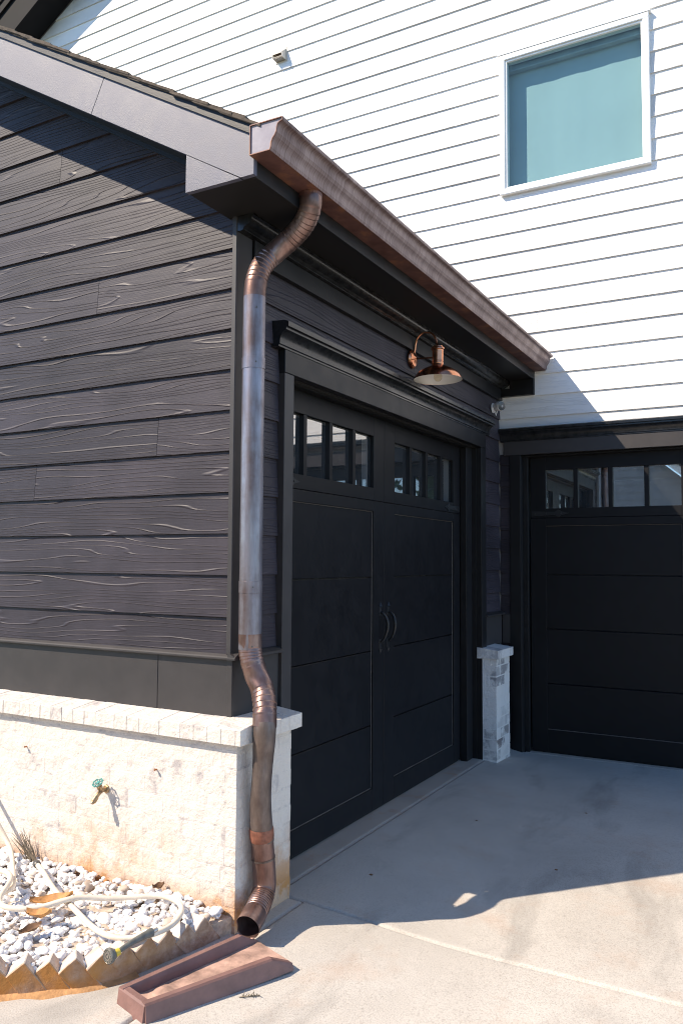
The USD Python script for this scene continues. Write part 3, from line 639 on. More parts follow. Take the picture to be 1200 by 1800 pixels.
part(ds, 'middle_elbow', corr([(.08, .001, 1.165), (.082, .002, 1.10), (.090, .003, 1.055), (.118, .004, .987), (.158, -.008, .922), (.181, -.032, .872), (.192, -.046, .83), (.196, -.053, .80)], R0 * 1.03, [(.14, .30, 4), (.58, .86, 5)], 120, shape=dent1), 'pipe_brown', smooth=25)
def dent2(i, ang):
    s = np.ones_like(ang); t = i / 59.0
    w = math.exp(-((t - .42) / .22) ** 2)
    s = s - .42 * w * np.exp(-(((ang - 2.35 + math.pi) % (2 * math.pi) - math.pi) / .75) ** 2) - .16 * math.exp(-((t - .30) / .09) ** 2) * np.exp(-(((ang - .9 + math.pi) % (2 * math.pi) - math.pi) / .9) ** 2)
    return s + .03 * np.sin(2 * ang + t * 9) - .10 * math.exp(-((t - .66) / .05) ** 2) * np.exp(-(((ang - 1.1 + math.pi) % (2 * math.pi) - math.pi) / .5) ** 2)
part(ds, 'dented_pipe', tube(spline([(.1955, -.051, .815), (.198, -.060, .76), (.187, -.062, .655), (.175, -.050, .515), (.172, -.031, .38), (.172, -.025, .34)], 60), R0, 36, caps=False, shape=dent2), 'pipe_old', smooth=50, label='dented dark lower pipe')
part(ds, 'band', tube(spline([(.173, -.034, .398), (.172, -.030, .372), (.172, -.026, .345)], 6), [R0 * 1.0, R0 * 1.06, R0 * 1.06, R0 * 1.06, R0 * 1.06, R0], 32, caps=False), 'rust_band', smooth=40, label='rust orange band round the lower pipe')
lowp = spline([(.172, -.027, .36), (.172, -.014, .26), (.173, -.006, .185), (.176, -.012, .150), (.186, -.050, .116), (.200, -.108, .092), (.214, -.174, .071), (.216, -.184, .068)], 130)
tt = np.linspace(0, 1, 130); rr = np.full(130, R0 * .985)
i = (tt > .52) & (tt < .80); rr[i] *= 1 + .06 * (((tt[i] - .52) / .28 * 10) % 1) - .03
rr[tt > .80] *= 1.04; rr[-3:] *= 1.03
def dent3(i, ang):
    t = i / 129.0; w = max(0, (t - .82) / .18)
    return 1 - .22 * w * np.exp(-(((ang - 2.9 + math.pi) % (2 * math.pi) - math.pi) / .38) ** 2)
part(ds, 'outlet_elbow', tube(lowp, rr, 34, caps=False, shape=dent3), 'pipe_brown', smooth=25, label='ribbed copper outlet elbow with a crimped open mouth')
q = spline([(.172, -.0165, .275), (.172, -.0155, .268)], 3); part(ds, 'band', tube(q, R0 * 1.03, 28, caps=False), 'pipe_old', smooth=40)
for pz in (2.545, 2.31, 1.36, 1.115):
    u = np.array([.72, -.69, 0.0]); part(ds, 'rivet', place(lathe([(0, 0), (.0042, 0), (.0035, .0025), (0, .003)], 8), u, np.array([.08, .001, pz]) + u * R0 * 1.03), 'hose_end')

# ================================================================ the white house
house = thing('white_house', 'white lap sided two storey house behind the black garage wing', 'house', (0, D, 0))
EW = .1749; ZW = 3.530
HL, HR, HA = -6.75, 5.75, -.45                       # left, right, apex x
def wlow(x): return 7.945 + .5878 * (min(x, 2 * HA - x) + 5.382)
wallp = Polygon([(HL, -.3), (HR, -.3), (HR, wlow(HR) + .1), (HA, wlow(HA) + .1), (HL, wlow(HL) + .1)])
WX0, WX1, WZ0, WZ1 = .010, 1.208, 4.552, 5.764       # window outer frame
hole = sbox(WX0 + .03, WZ0 + .03, WX1 - .03, WZ1 - .03)
dhole = sbox(.144, -.3, 2.881, 2.371)
ww = part(house, 'front_wall', prism(wallp.difference(hole).difference(dhole).intersection(sbox(HL, -.3, HR, 12)), 'y', D + .0125, D + .10), 'white_sheathing')
wclip = Polygon([(HL, 2.3), (HR, 2.3), (HR, wlow(HR)), (HA, wlow(HA)), (HL, wlow(HL))])
wr = np.random.default_rng(11)
fixed = {3: [-.155], 2: [1.197], 14: [.07], 17: [-.898]}
for k in range(-6, 44):
    zb = ZW + k * EW
    cuts = [HL] + list(np.arange(HL + wr.uniform(.8, 3.6), HR - .4, 3.66)) + [HR]
    if k in fixed:
        f = fixed[k][0]; cuts = [HL, f - 3.66, f, f + 3.66, HR]; cuts = [c for c in cuts if HL <= c <= HR]
    cl = wclip
    for a, b in zip(cuts[:-1], cuts[1:]):
        pl = sbox(a + .0005, zb, b - .0005, zb + EW + .004).intersection(cl).difference(sbox(WX0 + .002, WZ0 + .002, WX1 - .002, WZ1 - .002)).intersection(sbox(-10, 2.560, 20, 20))
        for g in getattr(pl, 'geoms', [pl]):
            if g.geom_type == 'Polygon' and g.area > 1e-4:
                part(ww, 'plank', lap(g, 'x', D + .012, -1, zb, EW, t0=.006, t1=.0185), 'white_siding')
# lower black zone
for k in range(0, 14):
    zb = -.04 + .178 * k
    for a, b in ((-.012, .075), (2.95, HR)):
        t_ = min(zb + .182, 2.36)
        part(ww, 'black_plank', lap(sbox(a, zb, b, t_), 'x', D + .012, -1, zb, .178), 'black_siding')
part(house, 'belt_header', bx(.024, HR, D - .022, D + .01, 2.350, 2.462, .002), 'skirt_black')
bc = [(D + .01, 2.462), (D - .026, 2.462), (D - .026, 2.470), (D - .031, 2.474)] + [(D - .031 - .022 * (1 - math.cos(t)), 2.478 + .046 * math.sin(t)) for t in np.linspace(.1, 1.5, 6)] + [(D - .058, 2.530), (D - .058, 2.540), (D - .068, 2.544), (D - .068, 2.562), (D - .055, 2.570), (D + .01, 2.580)]
part(house, 'belt_crown', prism(bc, 'x', -.004, HR), 'black_gloss', smooth=35)
part(house, 'skirt_board', bx(.0045, .072, D - .016, D + .01, .82, 1.05, .0015), 'skirt_black')
part(house, 'door_casing', bx(.074, .163, D - .0225, D + .01, -.055, 2.349, .002), 'black_trim')
part(house, 'door_casing', bx(2.862, 2.95, D - .0225, D + .01, -.055, 2.349, .002), 'black_trim')
part(house, 'jamb', [bx(.145, .1635, D + .01, D + .14, -.055, 2.35, .001), bx(2.8615, 2.88, D + .01, D + .14, -.055, 2.35, .001), bx(.145, 2.88, D + .01, D + .14, 2.3505, 2.37, .001)], 'black_trim')
part(house, 'door_stop', [bx(.164, .205, D + .045, D + .086, -.055, 2.335, .002), bx(2.82, 2.861, D + .045, D + .086, -.055, 2.335, .002), bx(.164, 2.861, D + .045, D + .086, 2.335, 2.3495, .002)], 'black_trim')
door_builder(house, lambda P: np.stack([P[:, 0], D + .10 - P[:, 1], P[:, 2]], 1), 1.512, 1.298, -.036, False)
# closed room behind the door
part(house, 'garage_room', [bx(.0, 3.0, D + .155, D + 5, -.06, -.055, 0), bx(-.05, .0, D + .155, D + 5, -.06, 2.6, 0), bx(3.0, 3.05, D + .155, D + 5, -.06, 2.6, 0), bx(-.05, 3.05, D + 5, D + 5.05, -.06, 2.6, 0), bx(-.05, 3.05, D + .1, D + 5, 2.6, 2.65, 0)], 'interior')
# side and back walls, roof
part(house, 'side_wall', [bx(HL, HL + .1, D + .1, D + 9, -.3, wlow(HL) + .05, 0), bx(HR - .1, HR, D + .1, D + 9, -.3, wlow(HR) + .05, 0), bx(HL, HR, D + 9, D + 9.1, -.3, wlow(HR), 0)], 'white_siding')
def wstrip(d0, d1, xa, xb, y0, y1):
    a = prism(Polygon([(xa, wlow(xa) + d0), (xb, wlow(xb) + d0), (xb, wlow(xb) + d1), (xa, wlow(xa) + d1)]), 'y', y0, y1); return a
for xa, xb in ((HL - .4, HA), (HA, HR + .4)):
    part(house, 'rake_fascia', wstrip(0, .50, xa, xb, D - .32, D - .298), 'rake_black', label='black rake board of the upper gable')
    part(house, 'rake_soffit', wstrip(.02, .035, xa, xb, D - .297, D - .006), 'rake_black')
    part(house, 'rake_crown', [wstrip(.40, .52, xa, xb, D - .345, D - .3205), wstrip(.52, .55, xa, xb, D - .36, D - .3)], 'rake_black')
    part(house, 'roof', wstrip(.505, .55, xa, xb, D - .297, D + 9.4), 'shingle')
# upper window
win = part(house, 'window', [bx(WX0, WX0 + .046, D - .040, D + .05, WZ0 + .046, WZ1 - .046, .004), bx(WX1 - .046, WX1, D - .040, D + .05, WZ0 + .046, WZ1 - .046, .004), bx(WX0, WX1, D - .0405, D + .05, WZ0, WZ0 + .046, .004), bx(WX0, WX1, D - .0405, D + .05, WZ1 - .046, WZ1, .004)], 'white_vinyl', label='white framed window with a closed pale roller shade')
f0, f1, g0, g1 = WX0 + .046, WX1 - .046, WZ0 + .046, WZ1 - .046
part(win, 'sash', [bx(f0, f0 + .016, D - .026, D + .04, g0 + .016, g1 - .016, .003), bx(f1 - .016, f1, D - .026, D + .04, g0 + .016, g1 - .016, .003), bx(f0, f1, D - .0265, D + .04, g0, g0 + .016, .003), bx(f0, f1, D - .0265, D + .04, g1 - .016, g1, .003)], 'white_vinyl')
part(win, 'head_trim', bx(WX0 - .014, WX1 + .014, D - .046, D + .01, WZ1, WZ1 + .014, .002), 'white_vinyl')
part(win, 'pane', trimesh.Trimesh([(f0 + .01, D - .004, g0 + .01), (f1 - .01, D - .004, g0 + .01), (f1 - .01, D - .004, g1 - .01), (f0 + .01, D - .004, g1 - .01)], [[0, 1, 2], [0, 2, 3]], process=False), 'window_glass')
sx_ = np.linspace(WX0 - .02, WX1 + .02, 30); sz_ = np.linspace(WZ0 - .02, WZ1 - .06, 6)
part(win, 'roller_shade', sheet([(x, D + .118 + .0016 * math.sin(x * 19) + .001 * math.sin(x * 47), z) for z in sz_ for x in sx_], 6, 30), 'shade_fabric', smooth=True)
part(win, 'shade_headrail', [bx(WX0 + .035, WX1 - .035, D + .052, D + .116, WZ1 - .105, WZ1 - .05, .006), bx(WX0 + .06, WX0 + .085, D + .045, D + .055, WZ1 - .11, WZ1 - .05, .003), bx(WX1 - .085, WX1 - .06, D + .045, D + .055, WZ1 - .11, WZ1 - .05, .003)], 'shade_rail')
part(win, 'window_room', [bx(WX0 - .1, WX1 + .1, D + .2, D + .22, WZ0 - .1, WZ1 + .1, 0), bx(WX0 - .1, WX1 + .1, D + .101, D + .2, WZ1 + .0, WZ1 + .1, 0), bx(WX0 - .1, WX1 + .1, D + .101, D + .2, WZ0 - .1, WZ0 - .03, 0)], 'interior')
# exhaust vent hood
vx0, vx1, vz0, vz1 = -2.275, -2.165, 6.415, 6.535
hood = Polygon([(D - .004, vz1), (D - .075, vz0 + .03), (D - .075, vz0), (D - .004, vz0)])
vh = part(house, 'wall_vent', [prism([(D - .004, vz1), (D - .085, vz0 + .045), (D - .085, vz0 + .035), (D - .004, vz1 - .012)], 'x', vx0, vx1), prism(Polygon([(D - .004, vz1 - .012), (D - .085, vz0 + .035), (D - .085, vz0), (D - .004, vz0)]), 'x', vx0, vx0 + .004), prism(Polygon([(D - .004, vz1 - .012), (D - .085, vz0 + .035), (D - .085, vz0), (D - .004, vz0)]), 'x', vx1 - .004, vx1), bx(vx0 - .012, vx1 + .012, D - .008, D + .01, vz0 - .01, vz1 + .012, .002)], 'vent_tan', label='small tan exhaust vent hood high on the white wall')
part(vh, 'grille', [bx(x, x + .003, D - .083, D - .008, vz0 + .004, vz0 + .007, 0) for x in np.linspace(vx0 + .008, vx1 - .011, 8)] + [bx(vx0 + .004, vx1 - .004, y, y + .003, vz0 + .004, vz0 + .0075, 0) for y in np.linspace(D - .082, D - .012, 6)], 'vent_tan')

# ================================================================ wall lamp
LY, LX = 1.845, .174
lamp = thing('wall_lamp', 'polished copper barn style wall lamp above the left garage doors', 'lamp', (0, LY, 2.756))
bp = lathe([(0, 0), (.060, 0), (.060, .010), (.054, .016), (.050, .017), (.047, .022), (.040, .024), (.026, .027), (.014, .034), (0, .036)], 40)
part(lamp, 'back_plate', place(bp, [1, 0, 0], (-.006, LY, 2.756)), 'lamp_copper', smooth=35)
part(lamp, 'support_arm', tube([(.02, LY, 2.756), (.10, LY, 2.752), (LX - .02, LY, 2.748)], .0055, 10), 'lamp_copper', smooth=40)
arc = [(.012, LY, 2.790)] + [(.088 - .066 * math.cos(t) + .010 * t / math.pi, LY, 2.845 + .072 * math.sin(t)) for t in np.linspace(.1, math.pi - .1, 9)] + [(LX, LY, 2.826)]
part(lamp, 'gooseneck', tube(spline(arc, 40), .0065, 12), 'lamp_copper', smooth=40)
zc = 2.606
sh = [(.0, .222), (.012, .221), (.020, .216), (.030, .212), (.031, .205), (.040, .203), (.043, .197), (.043, .190), (.036, .187), (.035, .182), (.034, .120), (.036, .118), (.036, .113), (.034, .111), (.034, .106), (.036, .104), (.036, .099), (.035, .097), (.038, .090), (.060, .080), (.095, .064), (.125, .044), (.143, .022), (.150, .004), (.152, 0.0)]
part(lamp, 'lamp_shade', place(lathe(sh, 64), [0, 0, 1], (LX, LY, zc)), 'lamp_copper', smooth=35)
part(lamp, 'shade_lining', place(lathe([(.1505, .0005), (.148, .004), (.141, .021), (.123, .042), (.093, .061), (.058, .077), (.030, .084), (0, .085)], 64), [0, 0, 1], (LX, LY, zc)), 'lamp_white', smooth=35)
part(lamp, 'bulb', place(lathe([(.0, -.012), (.014, -.008), (.024, .004), (.027, .020), (.024, .036), (.016, .052), (.013, .07), (.013, .082)], 24), [0, 0, 1], (LX, LY, zc)), 'clear_bulb', smooth=60)
part(lamp, 'socket', place(lathe([(0, .055), (.015, .055), (.015, .084), (0, .084)], 16), [0, 0, 1], (LX, LY, zc)), 'brass')
# ================================================================ security camera
sc = thing('security_camera', 'small white round security camera in the inside corner under the soffit', 'camera', (0, 3.43, 2.72))
cb = np.array([.0, 3.44, 2.715]); dirn = np.array([.80, -.58, -.12]); dirn /= np.linalg.norm(dirn)
part(sc, 'mount', [place(lathe([(0, 0), (.040, 0), (.040, .006), (.034, .016), (.018, .022), (0, .023)], 28), [1, 0, 0], cb), tube(spline([cb + [.015, 0, -.005], cb + [.03, -.006, -.02], cb + [.045, -.02, -.008]], 12), .008, 10)], 'cam_white', smooth=40)
cc = cb + np.array([.062, -.030, .004])
part(sc, 'body', place(lathe([(0, -.04), (.022, -.038), (.034, -.026), (.038, -.005), (.038, .028), (.0355, .033), (0, .033)], 32), dirn, cc), 'cam_white', smooth=40)
part(sc, 'face', place(lathe([(0, .0), (.0345, 0), (.034, .0025), (.012, .0045), (0, .0045)], 32), dirn, cc + dirn * .0335), 'cam_face', smooth=40)
part(sc, 'lens', place(lathe([(0, .0), (.011, 0), (.009, .003), (0, .004)], 20), dirn, cc + dirn * .0385), 'cam_lens', smooth=40)
part(sc, 'cable', tube(spline([cb + [.01, .0, -.03], cb + [.022, .008, -.058], cb + [.03, -.01, -.064], cb + [.04, -.022, -.04], cc + [-.01, .0, -.03]], 24), .0035, 8), 'cam_white', smooth=40)

# ================================================================ splash block
sb = thing('splash_block', 'reddish brown splash block tray on the concrete under the downspout', 'splash block', (.24, -.48, -.01))
zb_, zt_ = -.012, .052
nl, nr, fr, fl = (np.array(p) for p in ((.077, -.717), (.231, -.760), (.416, -.312), (.193, -.214)))
fr2, fl2 = np.array([.448, -.226]), np.array([.219, -.140])
def ins(a, b, d):  # offset from edge
    t = (b - a) / np.linalg.norm(b - a); return np.array([-t[1], t[0]]) * d
def hullp(pts): return trimesh.convex.convex_hull(np.array(pts))
wl = .026
tL, tR = ins(nl, fl2, -wl), ins(nr, fr2, wl)
flare = .010
def wallseg(a, b, off, end_low, dz=0.0):
    out = -off / np.linalg.norm(off) * flare
    pts = []
    for p, top in ((a, zt_ - dz), (b, zt_ - dz)):
        pts += [np.r_[p + out, zb_], np.r_[p + off * 1.2, zb_], np.r_[p + off * .15, top], np.r_[p + off * .95, top], np.r_[p + out * .2, top - .006], np.r_[p + off, top - .006]]
    if end_low is not None:
        pts += [np.r_[end_low + out, zb_], np.r_[end_low + off, zb_], np.r_[end_low, zb_ + .022], np.r_[end_low + off, zb_ + .022]]
    return hullp(pts)
part(sb, 'rim', wallseg(nl, fl, tL, fl2), 'splash_brown')
part(sb, 'rim', wallseg(nr, fr, tR, fr2), 'splash_brown')
offn = ins(nl, nr, wl); part(sb, 'rim', wallseg(nl + (nr - nl) * .012, nr - (nr - nl) * .012, offn, None, .0015), 'splash_brown')
n1_, n2_ = 26, 14; Pg = []
for i in range(n1_):
    for j in range(n2_):
        a, b = i / (n1_ - 1), j / (n2_ - 1)
        L_ = nl + tL + (fl2 - nl) * (.02 + .98 * a); R__ = nr + tR + (fr2 - nr) * (.02 + .98 * a); p = L_ + (R__ - L_) * b
        z = .010 - .004 * a + .006 * float(meshkit.fbm(np.array([p[0] * 22, p[1] * 22, 1.0]), 4, 5)) + (.006 if (a < .30 and b < .8) and float(meshkit.noise(np.array([p[0] * 30, p[1] * 30, 3.]))) > .45 else 0)
        Pg.append((p[0], p[1], z))
part(sb, 'tray_floor', sheet(Pg, n1_, n2_), 'splash_silt', smooth=50)
part(sb, 'tray_base', hullp([np.r_[p, z] for p in (nl + tL, nr + tR, fr2 + tR, fl2 + tL) for z in (zb_, .004)]), 'splash_brown')

# ================================================================ gravel bed, edging
edge = [(-1.9, -1.42), (-1.0, -1.23), (-.6, -1.08), (-.36, -.945), (-.284, -.887), (-.214, -.825), (-.152, -.776), (-.088, -.722), (-.040, -.655), (-.010, -.580), (.012, -.500), (.030, -.420), (.050, -.335), (.068, -.255), (.082, -.180)]
from scipy.interpolate import CubicSpline
ep = np.array(edge); et = np.r_[0, np.cumsum(np.linalg.norm(np.diff(ep, axis=0), axis=1))]; ecs = CubicSpline(et, ep)
bed = Polygon([(-2.2, -.11), (.10, -.11)] + [tuple(p) for p in ep[::-1]] + [(-2.2, -1.48)])
m = ext(bed.buffer(.0), .09); m.apply_translation([0, 0, -.03])
solo('planting_bed', m, 'bed_soil', 'soil bed filled with white stones beside the brick base', 'bed', kind='structure')
eb = thing('brick_edging', 'row of leaning clay stained bricks edging the white gravel bed', 'edging', (-.1, -.7, 0))
er = np.random.default_rng(21); s = 0.0; total = et[-1]
while s < total - .02:
    p = ecs(s); t = ecs(s, 1); t /= np.linalg.norm(t); nrm = np.array([t[1], -t[0]])     # outward (to the drive)
    m = bx(-.038, .038, -.036, .036, -.115, .088, .003)
    # roughen
    m = m.subdivide().subdivide(); v = np.array(m.vertices); v += (meshkit.noise(v * 60 + er.uniform(0, 50, 3), 1)[:, None] - .5) * .004; m.vertices = v
    tilt = math.radians(-36 + er.uniform(-6, 6))
    m.apply_transform(trimesh.transformations.rotation_matrix(tilt, [0, 1, 0]))
    Mx = np.eye(4); Mx[:2, 0] = t; Mx[:2, 1] = -nrm; Mx[:3, 3] = [p[0] + er.uniform(-.004, .004) - nrm[0] * .03, p[1] + er.uniform(-.004, .004) - nrm[1] * .03, .018 + er.uniform(-.006, .006)]
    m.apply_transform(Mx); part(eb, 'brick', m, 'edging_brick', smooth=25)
    s += .086 + er.uniform(-.003, .004)
mud = []
for i in range(60):
    s = total * (.3 + .55 * i / 59); p = ecs(s); t = ecs(s, 1); t /= np.linalg.norm(t); nrm = np.array([t[1], -t[0]])
    w = .022 + .03 * float(meshkit.noise(np.array([s * 14, 0, 0]))) * (1 if s < total * .75 else .4)
    for j in range(5):
        q = p + nrm * (.0 + w * j / 4); mud.append((q[0], q[1], float(gz(q[0], q[1])) + .012 * (1 - j / 4) ** 1.5 + (.0015 if j < 4 else -.003)))
solo('clay_mud', sheet(mud, 60, 5), 'clay_mud', 'strip of orange clay washed out along the foot of the brick edging', 'mud', kind='stuff', smooth=True)

# stones
tr = []
for k in range(7):
    im = trimesh.creation.icosphere(1); v = np.array(im.vertices); rr_ = np.random.default_rng(100 + k)
    pts = rr_.normal(size=(13, 3)); pts /= np.linalg.norm(pts, axis=1, keepdims=True)
    d = np.clip(.70 + .3 * rr_.random(13), 0, 1); h_ = np.min(np.where((v @ pts.T) > .12, d / np.maximum(v @ pts.T, .12), 9), axis=1)
    v = v * np.clip(h_, .55, 1.15)[:, None]; tr.append((v, np.array(im.faces)))
SV, SF, ST, off = [], [], [], 0
gr = np.random.default_rng(31)
inner = bed.buffer(-.018)
from shapely import contains_xy
def bedz(x, y):
    return .066 + .022 * np.clip(1 - (np.abs(y + .115)) / .25, 0, 1) + .018 * (meshkit.noise(np.stack([x * 5, y * 5, 0 * x], -1), 3) - .5)
N = 6600
xs = gr.uniform(-1.75, .10, N); ys = gr.uniform(-1.35, -.125, N)
ok = contains_xy(inner, xs, ys); xs, ys = xs[ok], ys[ok]
zsn = bedz(xs, ys)
for x, y, z in zip(xs, ys, zsn):
    v, f = tr[gr.integers(7)]
    r = gr.choice([.010, .0135, .017, .021, .027], p=[.2, .3, .28, .16, .06]) * .88
    sc_ = r * np.array([gr.uniform(.85, 1.35), gr.uniform(.75, 1.1), gr.uniform(.5, .8)])
    q = trimesh.transformations.euler_matrix(gr.normal(0, .35), gr.normal(0, .35), gr.uniform(0, 6.28))[:3, :3]
    V = (v * sc_) @ q.T + [x, y, z + gr.uniform(-.014, .012)]
    SV.append(V); SF.append(f + off); off += len(V); ST.append(np.full(len(V), gr.random()))
solo('white_gravel', (np.vstack(SV), np.vstack(SF)), 'white_stone', 'white landscaping stones filling the bed beside the brick base', 'gravel', kind='stuff', smooth=True, tone=np.concatenate(ST))

# ================================================================ hose, nozzle, faucet, leaves
HZ = .108
hp = [(-1.55, -.205, .62), (-1.38, -.20, .43), (-1.20, -.20, .245), (-1.10, -.205, .135), (-1.00, -.27, .105), (-.85, -.385, .10), (-.76, -.49, .105), (-.80, -.60, .105), (-.98, -.66, .105), (-1.12, -.58, .10), (-1.06, -.44, .10), (-.93, -.40, .125), (-.79, -.45, .135), (-.715, -.555, .12), (-.66, -.60, .112), (-.602, -.597, .108), (-.515, -.536, .108), (-.433, -.441, .125), (-.36, -.362, .112), (-.258, -.278, .108), (-.173, -.223, .108), (-.088, -.232, .108), (-.010, -.300, .108), (.028, -.400, .106), (.020, -.492, .108), (-.030, -.552, .106), (-.119, -.573, .104), (-.28, -.527, .104), (-.402, -.470, .102), (-.563, -.405, .104), (-.713, -.327, .108), (-.875, -.242, .112)]
hp = [(x, y, z + (.012 if z < .2 else 0)) for x, y, z in hp]
hose = thing('garden_hose', 'cream garden hose looped over the white gravel', 'hose', (-.4, -.45, .1))
part(hose, 'hose_tube', tube(spline(hp, 420), .0105, 14), 'hose_cream', smooth=60)
d = np.array(hp[-1]) - np.array(hp[-2]); d /= np.linalg.norm(d)
part(hose, 'coupling', place(lathe([(0, -.015), (.013, -.015), (.016, -.01), (.016, .012), (.012, .012), (.010, .004), (0, .004)], 20), d, np.array(hp[-1]) + d * .004), 'hose_end', smooth=30)
nz = thing('hose_nozzle', 'grey spray nozzle lying on the brick edging at the end of the hose loop', 'nozzle', (.03, -.62, .13))
A, B_ = np.array([.052, -.533, .150]), np.array([.020, -.668, .128])
ax = (B_ - A) / np.linalg.norm(B_ - A)
part(nz, 'grip', tube(spline([A, A + (B_ - A) * .35 + [0, 0, .004], A + (B_ - A) * .7 + [0, 0, .004], B_], 20), np.interp(np.linspace(0, 1, 20), [0, .1, .12, .5, .9, 1], [.0155, .0155, .0135, .0105, .0085, .008]), 16), 'nozzle_gray', smooth=35)
part(nz, 'swivel', tube([A - ax * .022, A - ax * .004, A + ax * .002], [.0075, .0085, .009], 14), 'nozzle_metal', smooth=35)
part(nz, 'collar', tube([B_ - ax * .006, B_ + ax * .010], [.0125, .0125], 16), 'nozzle_yellow', smooth=35)
hd = np.array([-.10, -.93, .06]); hd /= np.linalg.norm(hd); hc_ = B_ + ax * .018 + np.array([-.008, -.006, -.002])
part(nz, 'spray_head', place(lathe([(0, -.03), (.012, -.03), (.018, -.016), (.0255, -.002), (.0265, .006), (.0245, .009), (0, .009)], 30), hd, hc_), 'nozzle_gray', smooth=35)
hb = [place(lathe([(.0215, 0), (.0225, 0), (.0225, .0015), (.0215, .0015)], 28), hd, hc_ + hd * .0092), place(lathe([(.010, 0), (.013, 0), (.013, .0015), (.010, .0015)], 24), hd, hc_ + hd * .0092), place(lathe([(0, 0), (.004, 0), (.004, .0015), (0, .0015)], 12), hd, hc_ + hd * .0092)]
ra = np.cross(hd, [0, 0, 1]); ra /= np.linalg.norm(ra); rb = np.cross(hd, ra)
for k in range(12):
    a = k * math.pi / 6; u = math.cos(a) * ra + math.sin(a) * rb
    hb.append(place(lathe([(0, 0), (.0017, 0), (.0017, .0015), (0, .0015)], 6), hd, hc_ + hd * .0092 + u * .0172))
part(nz, 'spray_pattern', hb, 'nozzle_metal')

fc = thing('outdoor_faucet', 'brass outdoor faucet with a green hand wheel on the white brick base', 'faucet', (-.595, -.12, .458))
fx, fzz = -.592, .462
part(fc, 'flange', place(lathe([(0, 0), (.026, 0), (.026, .006), (.020, .012), (0, .012)], 8), [0, -1, 0], (fx, -.119, fzz)), 'brass')
part(fc, 'body', [tube([(fx, -.125, fzz), (fx, -.150, fzz), (fx, -.172, fzz - .001)], [.013, .013, .017], 16), tube([(fx, -.163, fzz + .004), (fx, -.178, fzz + .028), (fx, -.183, fzz + .038)], [.014, .012, .010], 14), place(lathe([(0, -.006), (.019, -.006), (.019, .008), (0, .008)], 6), [0, -.55, .83], (fx, -.176, fzz + .024))], 'brass', smooth=35)
part(fc, 'spout', [tube(spline([(fx, -.168, fzz - .004), (fx - .001, -.188, fzz - .018), (fx - .002, -.204, fzz - .034)], 10), .0125, 16), tube([(fx - .002, -.200, fzz - .030), (fx - .003, -.222, fzz - .052)], [.0165, .0165], 18), tube([(fx - .003, -.222, fzz - .052), (fx - .0035, -.230, fzz - .060)], [.012, .010], 16)], 'brass', smooth=35)
wax = np.array([0, -.55, .83]); wax /= np.linalg.norm(wax); wc = np.array([fx, -.192, fzz + .053])
wa = np.array([1.0, 0, 0]); wb = np.cross(wax, wa)
ring = [wc + (.030 + .0022 * math.cos(8 * a)) * (math.cos(a) * wa + math.sin(a) * wb) for a in np.linspace(0, 2 * math.pi, 57)]
sp = [tube(np.array(ring), .0036, 8, caps=False), place(lathe([(0, -.006), (.008, -.006), (.009, .003), (0, .005)], 14), wax, wc)]
for k in range(8):
    a = k * math.pi / 4; u = math.cos(a) * wa + math.sin(a) * wb; sp.append(tube([wc + u * .006, wc + u * .029], .0028, 6))
part(fc, 'hand_wheel', sp, 'teal_wheel', smooth=40)
part(fc, 'stem', tube([(fx, -.183, fzz + .036), tuple(wc)], .005, 10), 'brass', smooth=40)

for ch in stage.GetPrimAtPath(fc).GetChildren():
    a_ = UsdGeom.Mesh(ch).GetPointsAttr(); q_ = np.array(a_.Get()); o_ = np.array([.003, .001, .004]); a_.Set(Vt.Vec3fArray.FromNumpy(((q_ - o_) * .74 + o_).astype(np.float32)))
def leaf(p, L, W, yaw, curl, mat_, label, tiltz=.15):
    n, k = 9, 5; P = []
    for i in range(n):
        t = i / (n - 1); w = W * math.sin(math.pi * min(1, t * .93 + .05)) ** .8
        for j in range(k):
            s = j / (k - 1) * 2 - 1
            P.append((L * (t - .5), s * w, curl * (s * s) * W * 2 + curl * 1.5 * L * (t - .5) ** 2 + .004 * math.sin(t * 9 + s * 3)))
    P = np.array(P) @ trimesh.transformations.euler_matrix(tiltz, -tiltz, yaw)[:3, :3].T + p
    v, f = sheet(P, n, k); lo_ = v.copy(); lo_[:, 2] -= .0008
    solo('dry_leaf', (np.vstack([v, lo_]), np.vstack([f, f[:, ::-1] + len(v)])), mat_, label, 'leaf', loc=p, smooth=True)
leaf((-.52, -.47, .113), .17, .030, .55, .30, 'leaf_orange', 'long orange dry leaf on the gravel behind the hose crossing')
leaf((-.47, -.575, .108), .12, .026, .15, .35, 'leaf_orange', 'orange dry leaf on the gravel just in front of the hose')
leaf((-.42, -.66, .100), .085, .02, 1.2, .3, 'leaf_dark', 'small brown dry leaf lying in the gravel')
leaf((-.255, -.150, .113), .05, .014, .9, .5, 'leaf_dark', 'small curled brown leaf at the foot of the brick base')
tf_ = []
tg = np.random.default_rng(5)
for i in range(26):
    a = tg.uniform(-.10, .10); bse = np.array([-1.0 + tg.uniform(-.03, .035), -.150 + tg.uniform(-.02, .012), .08]); ln = tg.uniform(.06, .155)
    tip = bse + np.array([tg.normal(-.055, .035), tg.normal(-.02, .02), ln]); mid = (bse + tip) / 2 + [tg.normal(0, .006), 0, .008]
    tf_.append(tube([bse, mid, tip], [.0028, .002, .0006], 5))
solo('dry_grass_tuft', tf_, 'dry_stalk', 'tuft of dry grass standing in the gravel against the brick base', 'grass tuft', loc=(-1.0, -.15, .08))
tw = []
for i in range(12):
    o = np.array([.421 + .004 * i - .024, -.450 + .0035 * i - .02, float(gz(.42, 0)) + .004]); 
    tw.append(tube([o, o + [tg.normal(.002, .008), tg.normal(.0, .008), .007]], [.002, .0006], 5))
